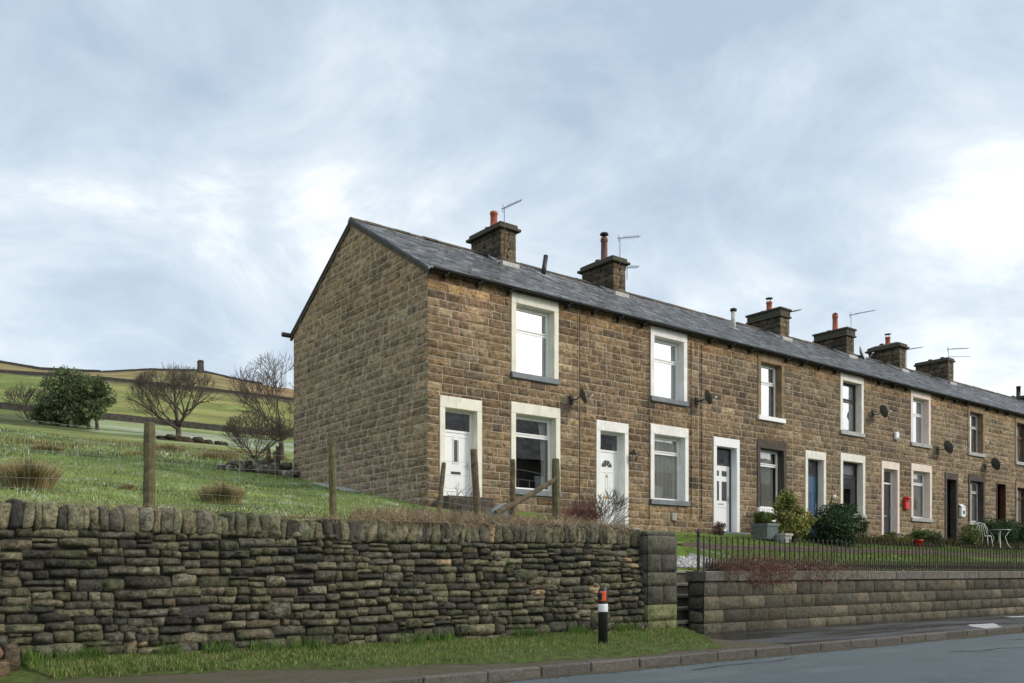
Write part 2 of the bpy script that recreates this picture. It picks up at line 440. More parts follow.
# ------------------------------------------------------------ street
def sheet(name,x0,x1,y0,y1,z,m,kind='structure'):
    b=MB(); b.add([(x0,y0,z),(x1,y0,z),(x1,y1,z),(x0,y1,z)],[(0,1,2,3)]); return tag(b.build(name,m),kind=kind)
sheet('ground',-400,1000,-600,12.4,-.27,M['vergeground'])
sheet('road',-120,300,.9,8.905,-.11,M['road'])
sheet('near_pavement',-120,300,-3,.9,-.02,M['pavement'])
sheet('pavement',-120,300,8.95,12.35,0,M['pavement'])
# grit beside the kerb on the left, and the grass verge: uneven outlines
EDGE=[(-30,11.2),(-4,11.3),(1.95,11.25),(3.8,11.15),(6,10.15),(8.4,9.45),(10.5,9.35),(12,9.6),(13.1,10.7),(13.75,11.9)]
def edge_y(x): return interp(EDGE,x)+.10*math.sin(x*3.1)+.06*math.sin(x*7.7+1)
def verge_z(x,y):
    e=edge_y(x); return .01+(.12+.05*sst(8,0,x))*max(0,min(1,(y-e)/max(.5,12.0-e)))**.7
b=MB(); n=0; xs2=[-30+.15*i for i in range(int(43.7/.15)+1)]
for i,x in enumerate(xs2):
    b.v+= [(x,edge_y(x),.008),(x,min(12.2,edge_y(x)+.3),.06),(x,12.3,verge_z(x,12.0))]
    if i: 
        k=3*i; b.f+=[(k-3,k,k+1,k-2),(k-2,k+1,k+2,k-1)]; b.c+=[None]*2; b.sm+=[True]*2
tag(b.build('verge',M['vergeground']),kind='structure')
b=MB()
for i,x in enumerate(xs2):
    b.v+= [(x,9.06,.004),(x,edge_y(x)+.2,.006)]
    if i and x<13.2: k=2*i; b.f.append((k-2,k,k+1,k-1)); b.c.append(None); b.sm.append(False)
tag(b.build('grit_strip',M['grit']),kind='structure')
# kerb: separate stones, joints left between them
b=MB(); x=-30
while x<110:
    l=U(.85,.95); c=U(.8,1.15); cc=(.115*c,.105*c,.09*c); dz=U(-.006,.008)
    b.bbox(x+.006,x+l-.006,8.9+U(-.006,.006),9.055,-.25,.018+dz,.014,cc); x+=l
tag(b.build('kerb',M['kerb']),kind='structure')
b=MB(); x=-30
while x<110: b.bbox(x+.006,x+.9,.78,.92,-.25,.0,.014,(.17,.155,.135)); x+=.91
tag(b.build('near_kerb',M['kerb']),kind='structure')
b=MB(); n=260
for i in range(n+1):
    x=-20+i*.4; wd=.18+.14*mnoise.noise(Vector((x*.6,0,0)))+.08*mnoise.noise(Vector((x*3,2,0)))
    b.v+= [(x,8.902,-.104),(x,8.90-wd,-.105)]
    if i: k=2*i; b.f.append((k-2,k-1,k+1,k)); b.c.append(None); b.sm.append(False)
tag(b.build('gutter_dirt',M['grit']),kind='structure')
# worn white marks on the pavement
for k,pts in enumerate([[(21.6,10.05),(22.6,9.9),(21.0,8.95),(20.3,9.0),(20.9,9.6)],[(26.2,11.2),(27.6,11.05),(27.5,10.75),(26.0,10.85)]]):
    b=MB(); cxm=sum(p[0] for p in pts)/len(pts); cym=sum(p[1] for p in pts)/len(pts)
    out=[]
    for i in range(len(pts)):
        p,q=pts[i],pts[(i+1)%len(pts)]
        for t in (0,.25,.5,.75): out.append((p[0]+(q[0]-p[0])*t+U(-.04,.04),p[1]+(q[1]-p[1])*t+U(-.03,.03),.004))
    b.add(out,[tuple(range(len(out)))[::-1]]); b.f[-1]=b.f[-1][::-1] if False else b.f[-1]
    o=b.build('pavement_paint_mark',M['paintline']); tag(o,kind='structure')
for pts in ([(15.2,7.4),(15.9,7.15),(16.7,7.2),(17.5,6.9)],[(19.0,7.9),(19.6,7.75),(20.1,7.8)],[(9.6,8.2),(10.4,8.35),(11.6,8.25),(12.3,8.4)],[(17.0,5.9),(18.1,6.0),(19.0,5.7)]):
    b=MB(); k=0
    for (xa,ya),(xb,yb) in zip(pts,pts[1:]):
        for t in (0,.2,.4,.6,.8):
            x,y=xa+(xb-xa)*t,ya+(yb-ya)*t+U(-.03,.03); wd=U(.008,.03)
            b.v+=[(x,y-wd,-.106),(x,y+wd,-.106)]
            if k: b.f.append((k-2,k,k+1,k-1)); b.c.append(None); b.sm.append(False)
            k+=2
    tag(b.build('road_crack',M['wallcore']),kind='structure')
# ------------------------------------------------------------ stone makers
def jit(c,a=.12):
    k=U(1-a,1+a); return (c[0]*k*U(.97,1.03),c[1]*k,c[2]*k*U(.95,1.05))
def face_stone(b,P,u0,u1,v0,v1,depth,nu,nv,round_,col,inset=.008,rough=.35,e=3.0,corner=0):
    """one stone seen on a wall face. P(u,v,d) maps wall coordinates and outward distance to space."""
    w=u1-u0-2*inset; h=v1-v0-2*inset; cu=(u0+u1)/2; cv=(v0+v1)/2
    if w<=.01 or h<=.01: return
    sx,sy=U(-9,9),U(-9,9); vs=[]
    cj=[(U(-corner,corner)*w,U(-corner,corner)*h) for _ in range(4)]
    mn=min(w,h)
    for j in range(nv+1):
        for i in range(nu+1):
            a=-1+2*i/nu; c=-1+2*j/nv
            # pull grid corners in so the outline is a rounded rectangle
            k=(abs(a)**e*abs(c)**e)
            aa=a*(1-round_*k*mn/w*1.2); bb=c*(1-round_*k*mn/h*1.2)
            fa,fb=(aa+1)/2,(bb+1)/2
            ju=(cj[0][0]*(1-fa)*(1-fb)+cj[1][0]*fa*(1-fb)+cj[2][0]*fa*fb+cj[3][0]*(1-fa)*fb)
            jv=(cj[0][1]*(1-fa)*(1-fb)+cj[1][1]*fa*(1-fb)+cj[2][1]*fa*fb+cj[3][1]*(1-fa)*fb)
            du=(1-abs(a))*w/2; dv=(1-abs(c))*h/2; dd=min(du,dv)/(.28*mn)
            d=0 if (i in(0,nu) or j in (0,nv)) else depth*(1-rough+rough*(1+1.6*mnoise.noise(Vector((aa*1.3*w/h+sx,bb*1.3+sy,0)))))*min(1,dd**.45)
            vs.append(P(cu+aa*w/2+ju,cv+bb*h/2+jv,d))
    m=nu+1
    b.add(vs,[(j*m+i,j*m+i+1,(j+1)*m+i+1,(j+1)*m+i) for j in range(nv) for i in range(nu)],col,True)
def rock(b,c,r,col,e=.75,n=8,m=6,seed=None,flat=1.0):
    sx=U(0,50); vs=[]
    sg=lambda t,p: math.copysign(abs(t)**p,t)
    for j in range(m+1):
        ph=-math.pi/2+math.pi*j/m
        for i in range(n):
            th=2*math.pi*i/n
            x=sg(math.cos(ph),e)*sg(math.cos(th),e); y=sg(math.cos(ph),e)*sg(math.sin(th),e); z=sg(math.sin(ph),e)
            k=1+.22*mnoise.noise(Vector((x*1.3+sx,y*1.3,z*1.3)))
            vs.append((c[0]+x*r[0]*k,c[1]+y*r[1]*k,c[2]+z*r[2]*k))
    b.add(vs,[(j*n+i,j*n+(i+1)%n,(j+1)*n+(i+1)%n,(j+1)*n+i) for j in range(m) for i in range(n)],col,True)
# ------------------------------------------------------------ dry stone wall along the verge
DRY=[(.105,.100,.074),(.102,.098,.060),(.060,.057,.044),(.125,.122,.074),(.092,.084,.062),(.150,.136,.085),(.075,.075,.045),(.045,.042,.034),(.115,.098,.066)]
def dry_col():
    return tuple(q*1.16 for q in dry_col0())
def dry_col0():
    r=R()
    if r<.012: return jit((.30,.22,.13))
    if r<.04: return jit((.18,.165,.11))
    return jit(random.choice(DRY),.22)
wall=empty('dry_stone_wall',(3,12.3,0),'mossy dry stone wall with upright coping stones running beside the grass verge','wall')
XL,XR=-14.0,12.74
WY=12.05
def PD(u,v,d): return (u,WY+.10*v-d,v)                        # battered front face
b=MB(); b.add([(XL,12.07,-.05),(XR,12.07,-.05),(XR,12.26,1.98),(XL,12.26,1.98),(XL,12.7,-.05),(XR,12.7,-.05),(XR,12.62,1.96),(XL,12.62,1.96)],[(0,1,2,3),(3,2,6,7),(1,5,6,2),(4,0,3,7),(5,4,7,6)])
kid(b,'wall_core',M['wallcore'],wall)
b=MB(); z=-.06
while z<1.77:
    h=U(.095,.165) if z>.3 else U(.14,.22)
    if z+h>1.76: h=1.80-z
    x=XL+U(-.2,0)
    while x<XR:
        big=R()<.05 and z+h*1.0<1.4
        wd=U(.12,.36) if R()<.8 else U(.34,.55)
        hh=h
        if x+wd>XR: wd=XR-x
        if wd<.05: break
        wob=lambda xx: .04*math.sin(xx*.8+z*2)+.03*math.sin(xx*2.3+z*5)+.012*math.sin(xx*9+z*9)
        z0=z+wob(x+wd/2)
        fine=x>0.5
        nu,nv=(6,4) if fine else (3,2)
        r=R()
        if r<.22 and h>.13:
            s=U(.38,.62)*h
            face_stone(b,PD,x,x+wd,z0,z0+s,U(.05,.08),nu,3,.07,dry_col(),.002,.5,3.6,.07)
            if wd>.25 and R()<.5:
                q=wd*U(.35,.65)
                face_stone(b,PD,x,x+q,z0+s,z0+h,U(.04,.08),4,3,.07,dry_col(),.002,.5,3.6,.09); face_stone(b,PD,x+q,x+wd,z0+s,z0+h,U(.04,.08),4,3,.07,dry_col(),.002,.5,3.6,.09)
            else: face_stone(b,PD,x,x+wd,z0+s,z0+h,U(.04,.08),nu,3,.07,dry_col(),.002,.5,3.6,.07)
        else:
            face_stone(b,PD,x,x+wd,z0,z0+hh,U(.05,.095),nu,nv,.07,dry_col(),.002,.5,3.6,.07)
        x+=wd
    z+=h
# a few outsized stones bedded through two courses
for _ in range(13):
    x=U(XL+1,XR-1); z0=U(.25,1.35); face_stone(b,PD,x,x+U(.36,.58),z0,z0+U(.19,.26),U(.10,.12),7,5,.05,dry_col(),.0,.35,4,.07)
# pale scar where the stone has flaked beside the marker post
for k in range(6):
    z0=.30+k*.13; face_stone(b,PD,11.35+U(-.05,.05),11.35+U(.14,.28),z0,z0+.12,.10,5,3,.14,jit((.34,.26,.18),.15),.004,.4,3,.06)
kid(b,'stonework',M['drystone'],wall)
b=MB(); x=XL
while x<XR:
    wd=U(.08,.24); hh=U(.27,.36)
    lean=U(-.07,.15); c=dry_col(); c=tuple(q*1.25 for q in c)
    bb=MB(); rock(bb,(0,0,0),(wd*.53,.27,hh*.52),c,.36,12,8)
    for v in bb.v:
        b.v.append((x+wd/2+v[0]+v[2]*lean,12.42+v[1]*1.0+v[2]*.05,1.76+hh/2+v[2]-.02+.03*math.sin(x*.7)))
    o=len(b.v)-len(bb.v); b.f+=[tuple(i+o for i in f) for f in bb.f]; b.c+=bb.c; b.sm+=bb.sm
    x+=wd*.93
kid(b,'coping_stones',M['drystone'],wall)
# ------------------------------------------------------------ blocks: coursed masonry with joints
def coursed(b,P,segs,zs,lens,depth,cols,nu=4,nv=3,inset=.007,rnd=.16,stag=None,bands=None,clip=None,rough=.45):
    """segs(z0,z1)-> list of (u0,u1,v0,v1) free runs"""
    for z0,z1 in zip(zs,zs[1:]):
        for (u0,u1,v0,v1) in segs(z0,z1):
            u=u0
            while u<u1-.01:
                l=U(*lens); 
                if u1-(u+l)<lens[0]*.6: l=u1-u
                face_stone(b,P,u,u+l,v0,v1,depth*U(.7,1.35),nu,nv,rnd,cols(u+l/2,(v0+v1)/2),inset,rough,4,.012)
                u+=l
def pier_block(name,x0,x1,y0,y1,z0,z1,hs,col):
    b=MB(); z=z0; i=0
    while z<z1-.03:
        h=U(*hs); h=min(h,z1-z) if z1-z-h>.08 else z1-z
        c=jit(col(),.15); 
        sx=U(0,9); m=8
        bb=MB(); rock(bb,(0,0,0),(.5,.5,.5),c,.2,16,8)
        jx,jy=U(-.015,.015),U(-.015,.015); wx=(x1-x0)+U(-.03,.02); wy=(y1-y0)+U(-.02,.02)
        o=len(b.v)
        for v in bb.v: b.v.append(((x0+x1)/2+jx+v[0]*wx,(y0+y1)/2+jy+v[1]*wy,z+h/2+v[2]*(h-.004)))
        b.f+=[tuple(q+o for q in f) for f in bb.f]; b.c+=bb.c; b.sm+=bb.sm
        z+=h
    return b
pier=empty('gate_pier',(13.15,12.3,0),'square dark stone pier at the end of the mossy wall, beside the steps','pier')
PX0,PX1,PY0,PY1=12.74,13.58,12.0,12.6
b=MB(); b.box(PX0+.02,PX1-.02,PY0+.02,PY1-.02,-.1,1.93); kid(b,'pier_core',M['wallcore'],pier)
b=MB(); zs=[-.03,.30,.62,.98,1.25,1.60,1.96]
pc=lambda u,v: jit(random.choice([(.085,.080,.062),(.11,.105,.075),(.07,.066,.055)] if v>.3 else [(.15,.16,.07)]),.15)
for k,(z0,z1) in enumerate(zip(zs,zs[1:])):
    cuts=[PX0,PX1] if k%2 else [PX0,PX0+U(.3,.5),PX1]
    for u0,u1 in zip(cuts,cuts[1:]): face_stone(b,lambda u,v,d:(u,PY0-d,v),u0,u1,z0,z1,.055,9,7,.03,pc(0,z0),.004,.5,4,.012)
    q=MB(); face_stone(q,lambda u,v,d:(PX0-d,u,v),PY0,PY1,z0,z1,.05,8,6,.03,pc(0,z0),.004,.5,4,.012); face_stone(q,lambda u,v,d:(PX1+d,PY1-(u-PY0),v),PY0,PY1,z0,z1,.05,8,6,.03,pc(0,z0),.004,.5,4,.012)
    nf=len(q.f)//2; q.f=[tuple(reversed(f)) for f in q.f[:nf]]+q.f[nf:]
    o=len(b.v); b.v+=q.v; b.f+=[tuple(i+o for i in f) for f in q.f]; b.c+=q.c; b.sm+=q.sm
kid(b,'pier_blocks',M['block'],pier)
bb=MB(); rock(bb,((PX0+PX1)/2,12.37,1.99),(.43,.34,.06),(.10,.098,.08),.15,20,8); kid(bb,'cap_stone',M['block'],pier)
# ------------------------------------------------------------ garden steps
st=empty('garden_steps',(14,12.1,0),'narrow flight of dark stone garden steps between the pier and the low wall','steps')
for i,zt in enumerate((.24,.51,.765,1.01,1.29)):
    b=MB(); y=12.42+.25*i
    b.bbox(13.40,15.7,y-.03,y+.5,zt-.07,zt,.012,(.26,.245,.19)); b.bbox(13.40,15.7,y+.02,y+.5,zt-.31,zt-.073,.008,(.11,.10,.08))
    kid(b,'step',M['block'],st)
# ------------------------------------------------------------ retaining wall in front of the gardens
RW=empty('retaining_wall',(30,11.9,0),'low coursed stone garden wall with flat coping beneath the iron railings','wall')
def PR(u,v,d): return (u,11.93-d,v)
b=MB(); b.box(14.33,80,11.945,12.36,-.1,1.05,(.03,.028,.022))
kid(b,'wall_core',M['wallcore'],RW)
def bc(u,v):
    k=mnoise.noise(Vector((u*.35,v*1.5,4))); c=random.choice([(.12,.108,.076),(.095,.084,.06),(.145,.125,.086),(.078,.072,.053)])
    return jit(tuple(q*(1+.35*k)*(1.1 if u<15 else 1) for q in c),.14)
b=MB(); zsR=[-.04,.20,.47,.75,1.05]
coursed(b,PR,lambda a,c:[(14.31,34,a,c)],zsR,(.42,.95),.042,bc,8,5,.004,.035)
coursed(b,PR,lambda a,c:[(34,80,a,c)],zsR,(.42,.95),.042,bc,5,4,.004,.035)
def PRL(u,v,d): return (14.36-d,u,v)
coursed(b,lambda u,v,d:(14.34-d,12.36-(u-11.93),v),lambda a,c:[(11.93,12.36,a,c)],zsR,(.4,.9),.035,bc,5,4,.004,.035)
kid(b,'stonework',M['block'],RW)
b=MB(); x=14.29
while x<80:
    l=U(.8,1.5); c=jit((.15,.14,.115),.15); 
    b.bbox(x+.004,x+l-.004,11.87+U(-.008,.008),12.42,1.055,1.275+U(-.006,.006),.02,c); x+=l
kid(b,'coping',M['block'],RW)
# ------------------------------------------------------------ railings, one run per garden
def bar_mesh():
    b=MB(); y=12.1
    b.box(-.012,.012,y-.012,y+.012,1.27,1.90)
    b.lathe([(.006,0),(.018,.012),(.018,.025),(.008,.035),(.017,.055),(.021,.075),(.012,.10),(.001,.135)],0,y,1.895,6)
    b.lathe([(.012,0),(.018,.01),(.012,.02)],0,y,1.62,6)
    return b
def dog_mesh():
    b=MB(); y=12.1
    b.box(-.011,.011,y-.011,y+.011,1.27,1.49)
    b.lathe([(.005,0),(.016,.02),(.014,.035),(.001,.07)],0,y,1.485,6)
    for s in (-1,1):
        pts=[(s*(.008+.038*math.sin(t*math.pi)),y,1.33+.13*t) for t in (0,.2,.4,.6,.8,1)]
        b.tube(pts,.010,4)
    return b
BX=[11.55,16.42,21.35,26.2,31.1,36.0,40.9,45.8,50.7,55.6]
protoB=bar_mesh(); protoD=dog_mesh(); meB=meD=None
ordw=['first run nearest the steps','second run from the steps','run before the dark evergreen bush','run in front of the red letterbox','run in front of the white table','farthest run in the picture']
runs=[(14.42,19.3),(19.3,24.2),(24.2,29.1),(29.1,34.0),(34.0,38.9),(38.9,43.8)]
rail_lab=['black iron spear-topped railings, run nearest the garden steps, reddish twigs trailing through','black iron spear-topped railings, run in front of the planter and white bench','black iron spear-topped railings, run in front of the rounded dark evergreen bush','black iron spear-topped railings, run in front of the red letterbox','black iron spear-topped railings, run in front of the pale metal table','black iron spear-topped railings, run at the right edge of the picture']
for k,(xa,xb) in enumerate(runs):
    r=empty('iron_railing',(xa,12.1,1.27),rail_lab[k],'railing','iron railings on the low garden wall')
    b=MB(); b.box(xa,xb-.02,12.088,12.112,1.775,1.787); kid(b,'top_rail',M['iron'],r)
    b=MB(); b.box(xa,xb-.02,12.085,12.115,1.315,1.33); kid(b,'bottom_rail',M['iron'],r)
    x=xa+.10
    while x<xb-.05:
        if meB is None:
            o=kid(protoB,'spear_bar',M['iron'],r); meB=o.data; base=o.location.copy(); o.location=(x-xa,-12.1,-1.27)
        else:
            o=bpy.data.objects.new('spear_bar',meB); COL.objects.link(o); o.parent=r; o.location=(x-xa,-12.1,-1.27)
        if x+.09<xb-.03:
            if meD is None: q=protoD.build('short_bar',M['iron'],r); meD=q.data
            else: q=bpy.data.objects.new('short_bar',meD); COL.objects.link(q); q.parent=r
            q.location=(x-xa+.093,-12.1,-1.27)
        if abs(o.location.x)>0 and R()<.4: o.rotation_euler=(0,0,0)
        x+=.186
    if k==0:
        b=MB(); b.box(14.33,14.375,12.08,12.125,.05,1.98); b.lathe([(.03,0),(.042,.02),(.03,.05),(.045,.08),(.03,.13),(.002,.18)],14.3525,12.1025,1.975,8)
        kid(b,'end_post',M['iron'],r)
    b=MB(); b.box(xb-.022,xb-.002,12.09,12.11,1.27,1.92); b.tube([(xb-.01,12.11,1.78),(xb-.01,12.5,1.3)],.008,5); kid(b,'back_stay',M['iron'],r)
# ------------------------------------------------------------ the terrace
YF=18.0; YB=25.43; YR=21.72; ZE=8.55; ZR=10.78; KR=(ZR-ZE)/(YR-YF)
def roof_z(y): return ZE+(y-YF)*KR if y<=YR else ZR-(y-YR)*(ZR-ZE)/(YB-YR)
ZS=[2.2]
rr=random.Random(3)
while ZS[-1]<8.45: ZS.append(ZS[-1]+rr.uniform(.178,.222))
ZS[-1]=8.50
def st_col(u,v,tone=1.0,warm=0):
    lo=mnoise.noise(Vector((u*.35,v*.5,2))); lo2=mnoise.noise(Vector((u*.9,v*.9,7)))
    c=(.19,.128,.072) if R()<.45 else random.choice([(.205,.135,.072),(.165,.105,.057),(.235,.160,.088),(.135,.090,.052),(.185,.128,.075),(.205,.142,.084),(.27,.20,.12),(.12,.085,.058),(.165,.118,.074),(.24,.17,.095),(.20,.15,.10)])
    k=1+.42*lo+.30*lo2
    if v>7.9: k*=1.1; c=(c[0]*1.15,c[1]*1.03,c[2]*.85)
    if u>23: c=(c[0]*.95,c[1]*1.0,c[2]*1.02)
    g_=sum(c)/3; c=tuple(q*.9+g_*.1 for q in c); return jit(tuple(q*k*tone*1.25*w_ for q,w_ in zip(c,(1.02,1.02,.99))),.12)
def sub_runs(x0,x1,z0,z1,holes):
    runs=[(x0,x1,z0,z1)]
    for (a,b_,c,d) in holes:
        out=[]
        for (u0,u1,v0,v1) in runs:
            if b_<=u0 or a>=u1 or d<=v0 or c>=v1: out.append((u0,u1,v0,v1)); continue
            if a-u0>.03: out.append((u0,a,v0,v1))
            if u1-b_>.03: out.append((b_,u1,v0,v1))
            m0,m1=max(u0,a),min(u1,b_)
            if c-v0>.035: out.append((m0,m1,v0,c))
            if v1-d>.035: out.append((m0,m1,d,v1))
        runs=out
    return runs
def plane_with_holes(b,x0,x1,z0,z1,holes,y):
    X=sorted({x0,x1,*[h[0] for h in holes],*[h[1] for h in holes]}); Z=sorted({z0,z1,*[h[2] for h in holes],*[h[3] for h in holes]})
    for a,c in zip(X,X[1:]):
        for d,e in zip(Z,Z[1:]):
            mx,mz=(a+c)/2,(d+e)/2
            if any(h[0]<mx<h[1] and h[2]<mz<h[3] for h in holes): continue
            b.add([(a,y,d),(c,y,d),(c,y,e),(a,y,e)],[(0,1,2,3)])
YG=18.21   # plane of window frames
def surround(x0,x1,zs,zt,jl,jr,lt,mat,house_part,sillmat,sill_h=.15,door=False,name='surround'):
    b=MB(); p=.035; d=.24
    b.bbox(x0,x1,YF-p,YF+d,zt-lt,zt,.008)
    b.bbox(x0,x0+jl,YF-p+.002,YF+d,zs,zt-lt-.001,.006); b.bbox(x1-jr,x1,YF-p+.002,YF+d,zs,zt-lt-.001,.006)
    o=sub(b,name,mat,house_part)
    if not door:
        b=MB(); b.bbox(x0-.02,x1+.02,YF-.085,YF+d,zs-sill_h,zs-.001,.012); sub(b,'sill',sillmat,house_part)
    return o
def frame_rect(b,x0,x1,z0,z1,t,y0,y1):
    b.bbox(x0,x1,y0,y1,z1-t,z1,.006); b.bbox(x0,x1,y0,y1,z0,z0+t,.006)
    b.bbox(x0,x0+t,y0+.001,y1,z0+t,z1-t,.006); b.bbox(x1-t,x1,y0+.001,y1,z0+t,z1-t,.006)
def window(root,x0,x1,zs,zt,jl=.155,jr=.155,lt=.28,smat='cream',sill='greysill',fmat='white',split=.36,inside='sky_white_blind',sill_h=.15,sash=False,opener=True,gl='glass'):
    a,c=x0+jl,x1-jr; t=zt-lt; s=zs+.004
    b=MB(); y0,y1=YG,YG+.06
    frame_rect(b,a,c,s,t,.065,y0,y1)
    zm=t-(t-s)*split
    b.bbox(a+.065,c-.065,y0+.003,y1-.003,zm-.035,zm+.035,.006)
    # opening light with its own sash frame in the upper part, thin beads below
    frame_rect(b,a+.06,c-.06,zm+.03,t-.06,.04,y0-.018,y0+.03)
    if sash: frame_rect(b,a+.06,c-.06,s+.06,zm-.03,.035,y0-.006,y0+.03)
    wnd=kid(b,'window',M[fmat],root)
    b=MB()
    for q0,q1 in ((zm+.06,t-.09),(s+.06,zm-.03)):
        dz=U(-.004,.004); dy=U(-.003,.003)
        b.add([(a+.06,y0+.02,q0),(c-.06,y0+.02+dy,q0),(c-.06,y0+.02+dy+dz,q1),(a+.06,y0+.02+dz,q1)],[(0,1,2,3)])
    sub(b,'pane',M[gl],wnd)
    surround(x0,x1,zs,zt,jl,jr,lt,M[smat],wnd,M[sill],sill_h)
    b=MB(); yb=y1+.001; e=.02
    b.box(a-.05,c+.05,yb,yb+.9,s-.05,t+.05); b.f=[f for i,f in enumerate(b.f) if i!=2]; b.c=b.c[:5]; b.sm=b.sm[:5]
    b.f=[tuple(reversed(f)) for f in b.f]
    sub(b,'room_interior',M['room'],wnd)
    def drape(x_0,x_1,z_0,z_1,y,amp,wl,mat,name,gather=0):
        b=MB(); n=int((x_1-x_0)/.02)+2; m=6
        for j in range(m+1):
            tt=j/m
            for i in range(n+1):
                f=i/n; xx=x_0+(x_1-x_0)*f
                if gather: xx=x_0+(x_1-x_0)*f*(1-gather*math.sin(tt*math.pi)**1) if gather>0 else x_1-(x_1-x_0)*(1-f)*(1+gather*math.sin((1-tt)*2.2))
                b.v.append((xx,y+amp*math.sin((xx-x_0)/wl*6.28+tt)+amp*.4*math.sin(i*1.7),z_0+(z_1-z_0)*tt))
        b.f=[(j*(n+1)+i,j*(n+1)+i+1,(j+1)*(n+1)+i+1,(j+1)*(n+1)+i) for j in range(m) for i in range(n)]; b.c=[None]*len(b.f); b.sm=[True]*len(b.f)
        sub(b,name,M[mat],wnd)
    if inside=='sky_white_blind': drape(a+.05,c-.05,s+.05,t-.05,YG+.13,.004,.3,'sky_white_blind','sky_white_blind')  # white sheet added behind upstairs panes to give them the reflected sky's brightness
    if inside=='net': drape(a+.03,c-.03,s+.05,t-.05,YG+.11,.022,.17,'curtain','curtain')
    if inside=='half': drape(a+(c-a)*.45,c-.03,s+.05,t-.05,YG+.16,.02,.13,'curtain','curtain')
    if inside=='side': drape(c-.30,c-.03,s+.05,t-.05,YG+.16,.02,.11,'curtain','curtain',-.5)
    if inside=='topblind': drape(a+.05,c-.05,zm-.05,t-.05,YG+.13,.002,.3,'sky_white_blind','sky_white_blind')
    return wnd
def door(root,x0,x1,z0,zt,jl=.15,jr=.15,lt=.28,smat='cream',dmat='white',fmat='white',kind='slot',transom=.52,name='door',depth=.20):
    a,c=x0+jl,x1-jr; t=zt-lt; y=YF+depth
    b=MB(); frame_rect(b,a,c,z0,t,.055,y,y+.07); zm=t-transom
    b.bbox(a+.055,c-.055,y+.002,y+.068,zm-.03,zm+.03,.005)
    fr=kid(b,'door_frame',M[fmat],root)
    surround(x0,x1,z0,zt,jl,jr,lt,M[smat],fr,None,door=True)
    if transom>.1:
        b=MB(); b.add([(a+.05,y+.03,zm+.03),(c-.05,y+.03,zm+.03),(c-.05,y+.03,t-.05),(a+.05,y+.03,t-.05)],[(0,1,2,3)]); sub(b,'fanlight',M['darkglass'],fr)
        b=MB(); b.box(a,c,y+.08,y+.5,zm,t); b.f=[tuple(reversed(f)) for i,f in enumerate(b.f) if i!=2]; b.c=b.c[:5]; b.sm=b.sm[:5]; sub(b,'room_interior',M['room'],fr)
    b=MB(); da,dc,dz0,dz1=a+.058,c-.058,z0+.03,zm-.033; yd=y+.02
    b.bbox(da,dc,yd,yd+.045,dz0,dz1,.004); w_=dc-da; h_=dz1-dz0
    def panel(u0,u1,v0,v1,p=.012):
        X0,X1,Z0,Z1=da+w_*u0,da+w_*u1,dz0+h_*v0,dz0+h_*v1
        frame_rect(b,X0,X1,Z0,Z1,.022,yd-p,yd+.002)
    if kind=='slot': panel(.1,.9,.08,.95)
    if kind in('fan','panel'): panel(.12,.46,.08,.35); panel(.54,.88,.08,.35); panel(.12,.46,.42,.74); panel(.54,.88,.42,.74)
    if kind=='lights': panel(.12,.88,.06,.38)
    dr=kid(b,name,M[dmat],root)
    xm=(da+dc)/2
    if kind=='slot':
        b=MB(); b.bbox(xm-.045,xm+.045,yd-.016,yd+.001,dz0+h_*.55,dz0+h_*.88,.004)
        b.add([(xm-.045,yd-.012,dz0+h_*.88),(xm+.045,yd-.012,dz0+h_*.88),(xm,yd-.012,dz0+h_*.93)],[(0,1,2)])
        sub(b,'slot_window',M['darkdoor'],dr)
        b=MB(); frame_rect(b,xm-.09,xm+.09,dz0+h_*.52,dz0+h_*.90,.018,yd-.02,yd); b.add([(xm-.11,yd-.015,dz0+h_*.90),(xm+.11,yd-.015,dz0+h_*.90),(xm,yd-.015,dz0+h_*.98)],[(0,1,2)]); sub(b,'slot_trim',M['white'],dr)
        b=MB(); b.bbox(xm-.14,xm+.14,yd-.014,yd,dz0+h_*.355,dz0+h_*.395,.004); sub(b,'letter_slot',M['black'],dr)
    if kind=='fan':
        n=12;zc=dz0+h_*.80; b=MB(); P=[(xm,yd-.004,zc)]
        for k in range(4):
            t0=math.pi*(k/4)+.05;t1=math.pi*((k+1)/4)-.05
            vs=[(xm+.05*math.cos(t),yd-.006,zc+.05*math.sin(t)) for t in (t0,t1)]+[(xm+.20*math.cos(t1-(t1-t0)*i/4),yd-.006,zc+.20*math.sin(t1-(t1-t0)*i/4)) for i in range(5)]
            b.add([vs[0],vs[1]]+vs[2:],[tuple(range(7))])
        sub(b,'fan_window',M['darkdoor'],dr)
        b=MB(); b.lathe([(.03,0),(.035,.01),(.01,.02)],xm,0,0,8); 
        b.v=[(v[0],yd-v[2],dz0+h_*.68+(v[1])) for v in b.v]; sub(b,'knocker',M['brass'],dr)
        b=MB(); b.bbox(xm-.13,xm+.13,yd-.014,yd,dz0+h_*.375,dz0+h_*.405,.004); sub(b,'letter_slot',M['brass'],dr)
    if kind=='lights':
        b=MB()
        for u0 in (.12,.56):
            X0,X1=da+w_*u0,da+w_*(u0+.28)
            b.bbox(X0,X1,yd-.008,yd+.001,dz0+h_*.47,dz0+h_*.76,.003); b.bbox(X0,X1,yd-.008,yd+.001,dz0+h_*.84,dz0+h_*.92,.003)
        sub(b,'door_lights',M['darkdoor'],dr)
        b=MB(); b.bbox(xm-.13,xm+.13,yd-.014,yd,dz0+h_*.41,dz0+h_*.43,.003); sub(b,'letter_slot',M['steel'],dr)
    if kind=='panel':
        b=MB(); b.bbox(xm-.12,xm+.12,yd-.014,yd,dz0+h_*.375,dz0+h_*.40,.003); sub(b,'letter_slot',M['brass'],dr)
